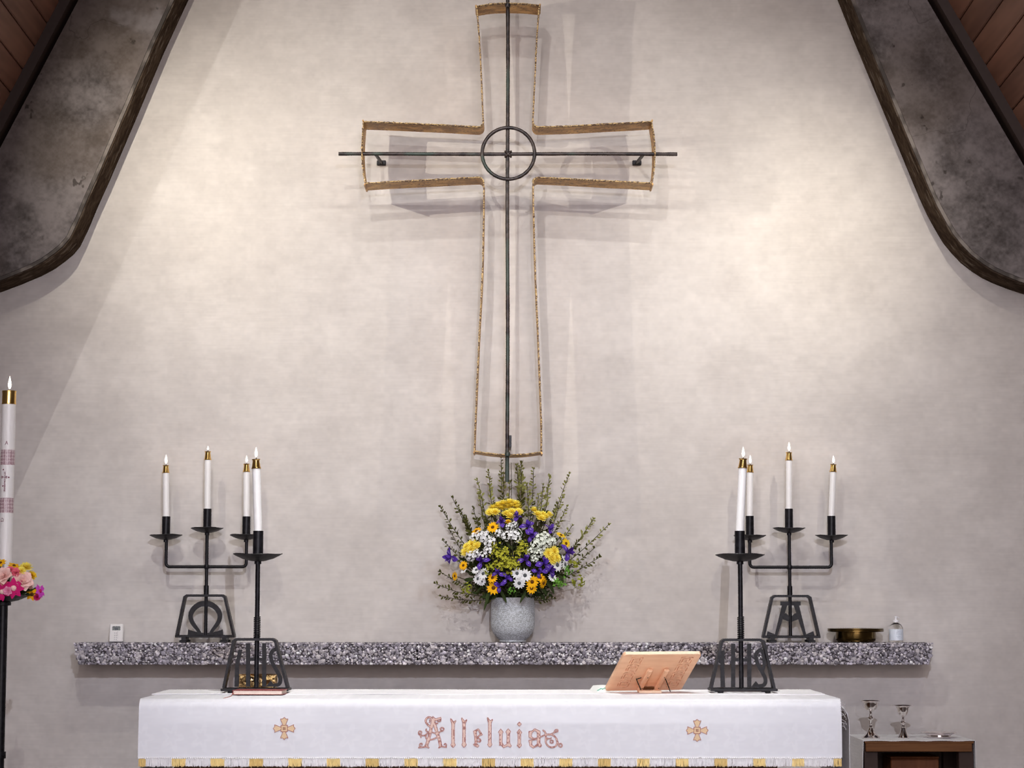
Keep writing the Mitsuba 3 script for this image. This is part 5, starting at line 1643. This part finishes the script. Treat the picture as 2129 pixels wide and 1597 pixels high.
t = thing('bare_twig', 'thin bare twig standing upright beside the foot of the cross', 'twig')
stem_to(t, at(1063, 962, YV - 0.01), 0.0009)

# dark leaves filling the arrangement between the flowers
rg_ = np.random.default_rng(15); out = []
LEAFL = petal(1.0, 0.40, 0.10, 0.12, 0.2, 5, 1.1)
for k in range(620):
    a = rg_.random() * 6.28; q = math.sqrt(rg_.random())
    px_, pz_ = 0.175 * q * math.cos(a), 0.150 * q * math.sin(a) - 0.012
    z = DC0[2] + pz_
    if z < MOUTH[2] + 0.004: z = MOUTH[2] + 0.004 + 0.02 * rg_.random(); px_ *= 0.8
    y = YV - 0.095 * math.sqrt(max(0, 1 - q * q)) * rg_.uniform(0.1, 0.95)
    p = np.array([DC0[0] + px_, y, z])
    d = np.array([px_ * 4, -0.6, pz_ * 3 + 0.1]) + 0.7 * rg_.standard_normal(3)
    R0 = rot_to(d, rg_.random() * 6); R = np.stack([R0[:, 2], R0[:, 0], R0[:, 1]], 1)
    out.append((LEAFL[0] @ R.T * rg_.uniform(0.020, 0.042) + p, LEAFL[1]))
solo('greenery', 'mass of dark green leaves filling the arrangement between the flowers', 'foliage', join(*out), 'mat_leaf_dark', smooth=True, kind='stuff')


out = []
for k in range(260):
    a = rg_.random() * 6.28; q = math.sqrt(rg_.random()) * 0.9
    px_, pz_ = 0.135 * q * math.cos(a) - 0.004, 0.105 * q * math.sin(a) - 0.008
    y = YV - 0.112 * math.sqrt(max(0, 1 - q * q)) * rg_.uniform(0.55, 1.0)
    p = np.array([DC0[0] + px_, y, DC0[2] + pz_])
    d = np.array([px_ * 4, -0.5, 0.6 + pz_ * 3]) + 0.5 * rg_.standard_normal(3)
    R0 = rot_to(d, rg_.random() * 6); R = np.stack([R0[:, 2], R0[:, 0], R0[:, 1]], 1)
    out.append((LEAFL[0] @ R.T * rg_.uniform(0.016, 0.030) + p, LEAFL[1]))
solo('greenery', 'fresh green leaves between the spurge and the white flowers in the middle', 'foliage', join(*out), 'mat_leaf_mid', smooth=True, kind='stuff')


def blade(pts, w, label):
    P = smooth_line([at(u, v, y) for u, v, y in pts], 5)
    n = len(P); ww = w * np.sin(np.linspace(0.45, math.pi, n)) ** 0.7
    side = np.array([1.0, 0.1, 0.15])
    G = np.stack([P - side * ww[:, None] / 2, P + np.array([0, -0.002, 0]), P + side * ww[:, None] / 2], 0)
    return solo('leaf_blade', label, 'leaf', sheet(G, 0.0006), 'mat_leaf_dark', smooth=50)


yv0 = YV - 0.075
blade([(1032, 1222, yv0), (1017, 1232, yv0 - 0.012), (1012, 1250, yv0 - 0.018), (1006, 1270, yv0 - 0.018)], 0.014, 'long dark leaf hanging over the left of the vase rim')
for pts, lab in (([(1040, 1228, yv0), (1047, 1240, yv0 - 0.015), (1053, 1254, yv0 - 0.017)], 'dark leaf tip over the vase rim, left one of two'), ([(1094, 1228, yv0), (1088, 1240, yv0 - 0.015), (1081, 1254, yv0 - 0.017)], 'dark leaf tip over the vase rim, right one of two'),
                 ([(1118, 1216, yv0), (1130, 1228, yv0), (1138, 1241, yv0 + 0.01)], 'dark leaf drooping at the lower right of the bouquet'), ([(1132, 1206, yv0 + .01), (1146, 1222, yv0 + .01), (1152, 1236, yv0 + .02)], 'dark leaf drooping farthest right under the bouquet'), ([(1010, 1214, yv0), (998, 1224, yv0), (990, 1236, yv0 + .01)], 'dark leaf drooping at the lower left of the bouquet'),
                 ([(1152, 1190, yv0 + 0.02), (1166, 1200, yv0 + .01), (1172, 1216, yv0 + .02)], 'broad dark leaf edge at the right, beside the bright green spurge')):
    blade(pts, 0.012, lab)

# ------------------------------------------------------------------ the paschal candle on its stand, at the left edge
YP = -1.45
sP = S(YP)
xP = X(3.0, 1400, YP)
ps = thing('candle_stand', 'tall black iron floor stand carrying the paschal candle at the left edge', 'candle stand')
zp = Z(1254, YP)
part(ps, 'post', tube([[xP, YP, 0.02], [xP, YP, 0.6], [xP, YP, zp]], 0.0145, 20), 'mat_iron', smooth=50)
part(ps, 'foot', lathe([(0, 0.001), (0.16, 0.001), (0.16, 0.012), (0.05, 0.02), (0.02, 0.04), (0, 0.04)], 32, (xP, YP, 0)), 'mat_iron', smooth=40)
part(ps, 'collar', lathe([(0.0145, -0.004), (0.0235, -0.003), (0.024, 0.0065), (0.0145, 0.008)], 24, (xP, YP, zp - 0.004)), 'mat_iron', smooth=40)
zk = Z(1570, YP)
part(ps, 'height_clamp', join(lathe([(0.0145, -0.010), (0.019, -0.010), (0.019, 0.010), (0.0145, 0.010)], 20, (xP, YP, zk)), tube([[xP, YP - 0.012, zk], [xP + 0.022, YP - 0.016, zk]], 0.0022, 8)), 'mat_iron', smooth=40)
zr = Z(1237, YP)
part(ps, 'dish', lathe([(0, zp - zr + 0.003), (0.022, zp - zr + 0.003), (0.045, zp - zr + 0.008), (0.072, zp - zr + 0.019), (0.090, 0.0), (0.088, 0.002), (0.068, -0.005), (0.03, -0.017), (0, -0.018)], 48, (xP, YP, zr)), 'mat_iron', smooth=40)

pc = thing('paschal_candle', 'thick white candle printed with maroon bands and a cross, at the left edge', 'candle')
RP = 14.3 * sP
xC, yC = X(11.0, 1160, YP), YP
za_, zb_ = zr - 0.015, Z(840, YP)


def f_paschal(p, n, uv):
    a = dr.atan2(p.x - float(xC), -(p.y - float(yC)))
    s = a * RP
    z = p.z
    base = mi.Color3f(0.80, 0.765, 0.745)
    ink = mi.Color3f(0.235, 0.095, 0.125)

    def band(z0, z1, line_low):
        inb = dr.select((z > z0) & (z < z1), 1.0, 0.0)
        gx = s / 0.0105; gz = (z - z0) / 0.0105
        fx, fz_ = gx - dr.floor(gx) - 0.5, gz - dr.floor(gz) - 0.5
        r = dr.sqrt(fx * fx + fz_ * fz_); th = dr.atan2(fz_, fx)
        scroll = smoothstep(0.12, 0.03, dr.abs(r - 0.30 - 0.08 * dr.cos(4 * th))) + smoothstep(0.12, 0.04, dr.abs(r - 0.10))
        leaf = smoothstep(0.50, 0.62, noise(s * 700, z * 700, 3.0))
        edge = dr.select(((z - z0 < 0.0013) if line_low else (z1 - z < 0.0013)), 1.0, 0.0)
        stripe = dr.select(dr.abs(dr.abs(s - 0.001) - 0.0030) < 0.0009, 1.0, 0.0)
        return inb, dr.clip(dr.maximum(0.85 * scroll, 0.55 * leaf) * (1 - stripe) + edge, 0, 1)
    i1, k1 = band(float(Z(967, YP)), float(Z(936, YP)), True)
    i2, k2 = band(float(Z(1067, YP)), float(Z(1036, YP)), False)
    return mix(mix(base, mi.Color3f(0.62, 0.48, 0.50), dr.maximum(i1, i2) * 0.8), ink, dr.maximum(i1 * k1, i2 * k2))


scene['mat_paschal'] = pr(proc(f_paschal), 0.4)
part(pc, 'wax', lathe([(0, za_), (RP, za_), (RP, zb_ - 0.001), (RP * 0.9, zb_), (0, zb_)], 48, (xC, yC, 0)), 'mat_paschal', smooth=50)
scene['mat_ink'] = dif((0.20, 0.085, 0.11))


def on_candle(mesh, u, v, name, label):
    """Wrap flat (x, y) lettering round the candle, centred where the photograph has it."""
    m = np.array(mesh[0]); cx, cy = (m[:, 0].max() + m[:, 0].min()) / 2, (m[:, 1].max() + m[:, 1].min()) / 2
    dx = (u - CX) * S(YP - RP) - xC
    a0 = math.asin(max(-0.95, min(0.95, dx / RP)))
    zz = Z(v, YP - RP)
    a = a0 + (m[:, 0] - cx) / RP; rr_ = RP + 0.0001 + np.clip(m[:, 2], 0, 0.0003)
    V = np.stack([xC + rr_ * np.sin(a), yC - rr_ * np.cos(a), zz + m[:, 1] - cy], 1)
    part(pc, name, (V, mesh[1]), 'mat_ink', label=label)


for ch_, u, v, nm in (('A', 11.2, 921, 'printed capital A'), ('\u03a9', 5.6, 1081, 'printed omega')):
    tm = meshkit.text_mesh(ch_, 7.6 * sP, 0.0004)
    on_candle((np.array(tm.vertices), np.array(tm.faces)), u, v, 'print', nm)


def flat(poly, h=0.0004):
    o = [trimesh.creation.extrude_polygon(g, h, engine='earcut') for g in getattr(poly, 'geoms', [poly])]
    return join(*o)


k = sP
crs = unary_union([sbox(-1.6 * k, -21 * k, -0.7 * k, 21 * k), sbox(0.7 * k, -21 * k, 1.6 * k, 21 * k)] + [sbox(-1.6 * k, q * k - 0.4 * k, 1.6 * k, q * k + 0.4 * k) for q in (-18, -9, 0, 9, 18)])
on_candle(flat(crs), 9.2, 1001.5, 'print', 'printed upright of a cross')
arms = unary_union([Point(-6.2 * k, 0).buffer(2.6 * k, 6).difference(Point(-6.2 * k, 0).buffer(1.1 * k, 6)), sbox(-4 * k, -0.6 * k, -2 * k, 0.6 * k), sbox(2.4 * k, -2.6 * k, 3.8 * k, 2.6 * k), sbox(4.6 * k, -2.6 * k, 5.6 * k, 2.6 * k), sbox(3.8 * k, 0.4 * k, 5.6 * k, 1.2 * k), Point(8.4 * k, -0.6 * k).buffer(1.7 * k, 5), sbox(-2 * k, 14 * k, -4.4 * k, 17 * k), sbox(-2.2 * k, -20 * k, -4.8 * k, -17 * k)])
on_candle(flat(arms), 9.4, 993.5, 'print', 'printed arms of a cross')
hC = Z(813, YP) - Z(841, YP)
zc0 = Z(841, YP)
cap = [(RP * 0.92, 0), (RP * 1.03, 0), (RP * 1.05, 0.002), (RP * 1.0, 0.004), (RP * 1.0, hC - 0.004), (RP * 1.04, hC - 0.002), (RP * 1.03, hC), (RP * 0.7, hC + 0.001), (0, hC - 0.001)]
part(pc, 'follower', lathe(cap, 40, (xC, yC, zc0)), 'mat_brass', smooth=40, label='brass follower on the top of the candle')
w0 = np.array([xC, yC, zc0 + hC - 0.002])
part(pc, 'wick', tube([w0, w0 + [0.0005, 0, 0.0045], w0 + [0.001, 0, 0.0085]], 0.0012, 6), 'mat_wick')
flame(pc, w0 + np.array([0.0008, 0, 0.0065]), 29 * sP, 0.0058)


def wz(p):    # coordinates read from an enlargement of the wreath
    return p[0] / 10.65, 1140 + p[1] / 10.65


def rose_parts(seed=2):
    r = np.random.default_rng(seed); out = []
    for ring, (n, L, b) in enumerate(((6, 1.0, 0.25), (6, 0.9, 0.55), (5, 0.78, 0.9), (4, 0.62, 1.2), (3, 0.45, 1.42))):
        for k in range(n):
            out.append(spin(tilt(petal(L, 0.85 * L, 0.10, 0.12, 0.45, 6, 1.4), b + 0.06 * r.standard_normal()), 2 * math.pi * (k + 0.5 * (ring % 2) + 0.1 * r.standard_normal()) / n))
    return join(*out)


ROSE = [ply(rose_parts(s), None, smooth=True) for s in (1, 2)]
DP5 = [ply(daisy_parts(8, 0.52, s, 0.06)[0], None, smooth=True) for s in (4, 5)]


def wreath(kind, x, y, px, f, m1, m2, lab, dep=0.0):
    u, v = wz((x, y))
    yy = YP - math.sqrt(max(0, 0.078 ** 2 - min(0.078, abs(X(u, v, YP) - xP)) ** 2)) - 0.004 + dep
    p = at(u, v, yy); M = mat(p, f, rp.random() * 6, px * 1.2 * S(yy))
    nm = {'rose': 'silk_rose', 'daisy': 'silk_daisy', 'mum': 'silk_chrysanthemum'}[kind]
    t = thing(nm, lab, 'flower')
    if kind == 'rose': use(t, 'petals', ROSE[rp.integers(2)], m1, M, kind='stuff')
    elif kind == 'mum': use(t, 'petals', MUM[rp.integers(3)], m1, M, kind='stuff')
    else:
        use(t, 'petals', DP5[rp.integers(2)], m1, M, kind='stuff'); use(t, 'eye', DCL[0], m2, M, label='round centre of the flower')
    base = np.array([xP + (p[0] - xP) * 0.75, YP + (yy - YP) * 0.75, zr - 0.004])
    part(t, 'stem', tube([base, 0.5 * (base + p) + [0, 0, 0.002], p - np.asarray(f) / np.linalg.norm(f) * 0.002], 0.0012, 5), 'mat_stem')


wreath('daisy', 8, 320, 11, (-0.1, -0.7, 0.8), 'mat_orange', 'mat_brown', 'orange wreath daisy against the foot of the paschal candle', 0.03)
wreath('daisy', 312, 385, 12, (0.3, -0.4, 0.9), 'mat_orange', 'mat_brown', 'orange wreath daisy right of the foot of the paschal candle', 0.03)
wreath('mum', 575, 440, 13, (0.2, -0.6, 0.9), 'mat_lemon', None, 'lemon yellow wreath flower at the top right')
wreath('mum', 700, 610, 10, (0.6, -0.6, 0.5), 'mat_yellow_deep', None, 'golden wreath flower below the lemon yellow one')
wreath('mum', 480, 505, 9, (0.1, -0.8, 0.6), 'mat_yellow', None, 'yellow wreath flower beside the lemon yellow one', -0.004)
wreath('rose', 225, 490, 8, (0, -0.8, 0.6), 'mat_hot_pink', None, 'small deep pink wreath flower left of its twin', 0.01)
wreath('rose', 360, 545, 10, (0.1, -0.9, 0.5), 'mat_hot_pink', None, 'deep pink wreath flower above the pale pink rose', 0.004)
wreath('rose', 95, 625, 17, (-0.1, -1, 0.4), 'mat_pink_pale', None, 'peach pink wreath rose at the left edge', -0.006)
wreath('rose', 495, 735, 20, (0.4, -1, 0.3), 'mat_pink_pale', None, 'large pale pink wreath rose at the right', -0.004)
wreath('daisy', 300, 885, 19, (0.1, -1, 0.05), 'mat_magenta', 'mat_pink_pale', 'magenta wreath daisy below the two pink roses', -0.012)
wreath('daisy', 45, 965, 17, (-0.1, -1, -0.1), 'mat_magenta', 'mat_pink_pale', 'magenta wreath daisy at the lower left edge', -0.010)
wreath('daisy', 20, 800, 13, (-0.2, -1, 0.2), 'mat_hot_pink', 'mat_pink', 'deep pink wreath daisy at the left edge', -0.004)
wreath('rose', 175, 945, 9, (0, -1, 0), 'mat_magenta_pale', None, 'pale magenta wreath flower between the two magenta daisies', -0.014)
wreath('rose', 640, 815, 9, (0.6, -0.9, 0.1), 'mat_pink_pale', None, 'small pale pink wreath flower tucked under the large rose', -0.002)
wreath('rose', 560, 640, 8, (0.3, -0.8, 0.6), 'mat_pink', None, 'small pink wreath flower behind the large rose', 0.01)
wreath('daisy', 705, 1018, 12, (0.2, -1, -0.1), 'mat_orange', 'mat_brown', 'orange wreath daisy hanging over the right of the dish')
wreath('daisy', 890, 945, 13, (0.9, -0.5, 0.2), 'mat_fuchsia', 'mat_magenta', 'fuchsia wreath daisy farthest to the right')
wreath('mum', 815, 1075, 8, (0.6, -0.8, -0.3), 'mat_magenta', None, 'dark magenta wreath flower under the fuchsia one')
out = []
for k in range(190):
    a = rg_.random() * 6.28; q = rg_.uniform(0.03, 0.088)
    p = np.array([xP + q * math.cos(a), YP + q * math.sin(a), zr + rg_.uniform(-0.002, 0.046) * (1.25 - q / 0.088)])
    R0 = rot_to(np.array([math.cos(a), math.sin(a), 0.4]) + 0.5 * rg_.standard_normal(3), rg_.random() * 6); R = np.stack([R0[:, 2], R0[:, 0], R0[:, 1]], 1)
    out.append((LEAFL[0] @ R.T * rg_.uniform(0.014, 0.024) + p, LEAFL[1]))
solo('wreath_greenery', 'dark leaves of the small wreath round the foot of the paschal candle', 'foliage', join(*out), 'mat_leaf_dark', smooth=True, kind='stuff')
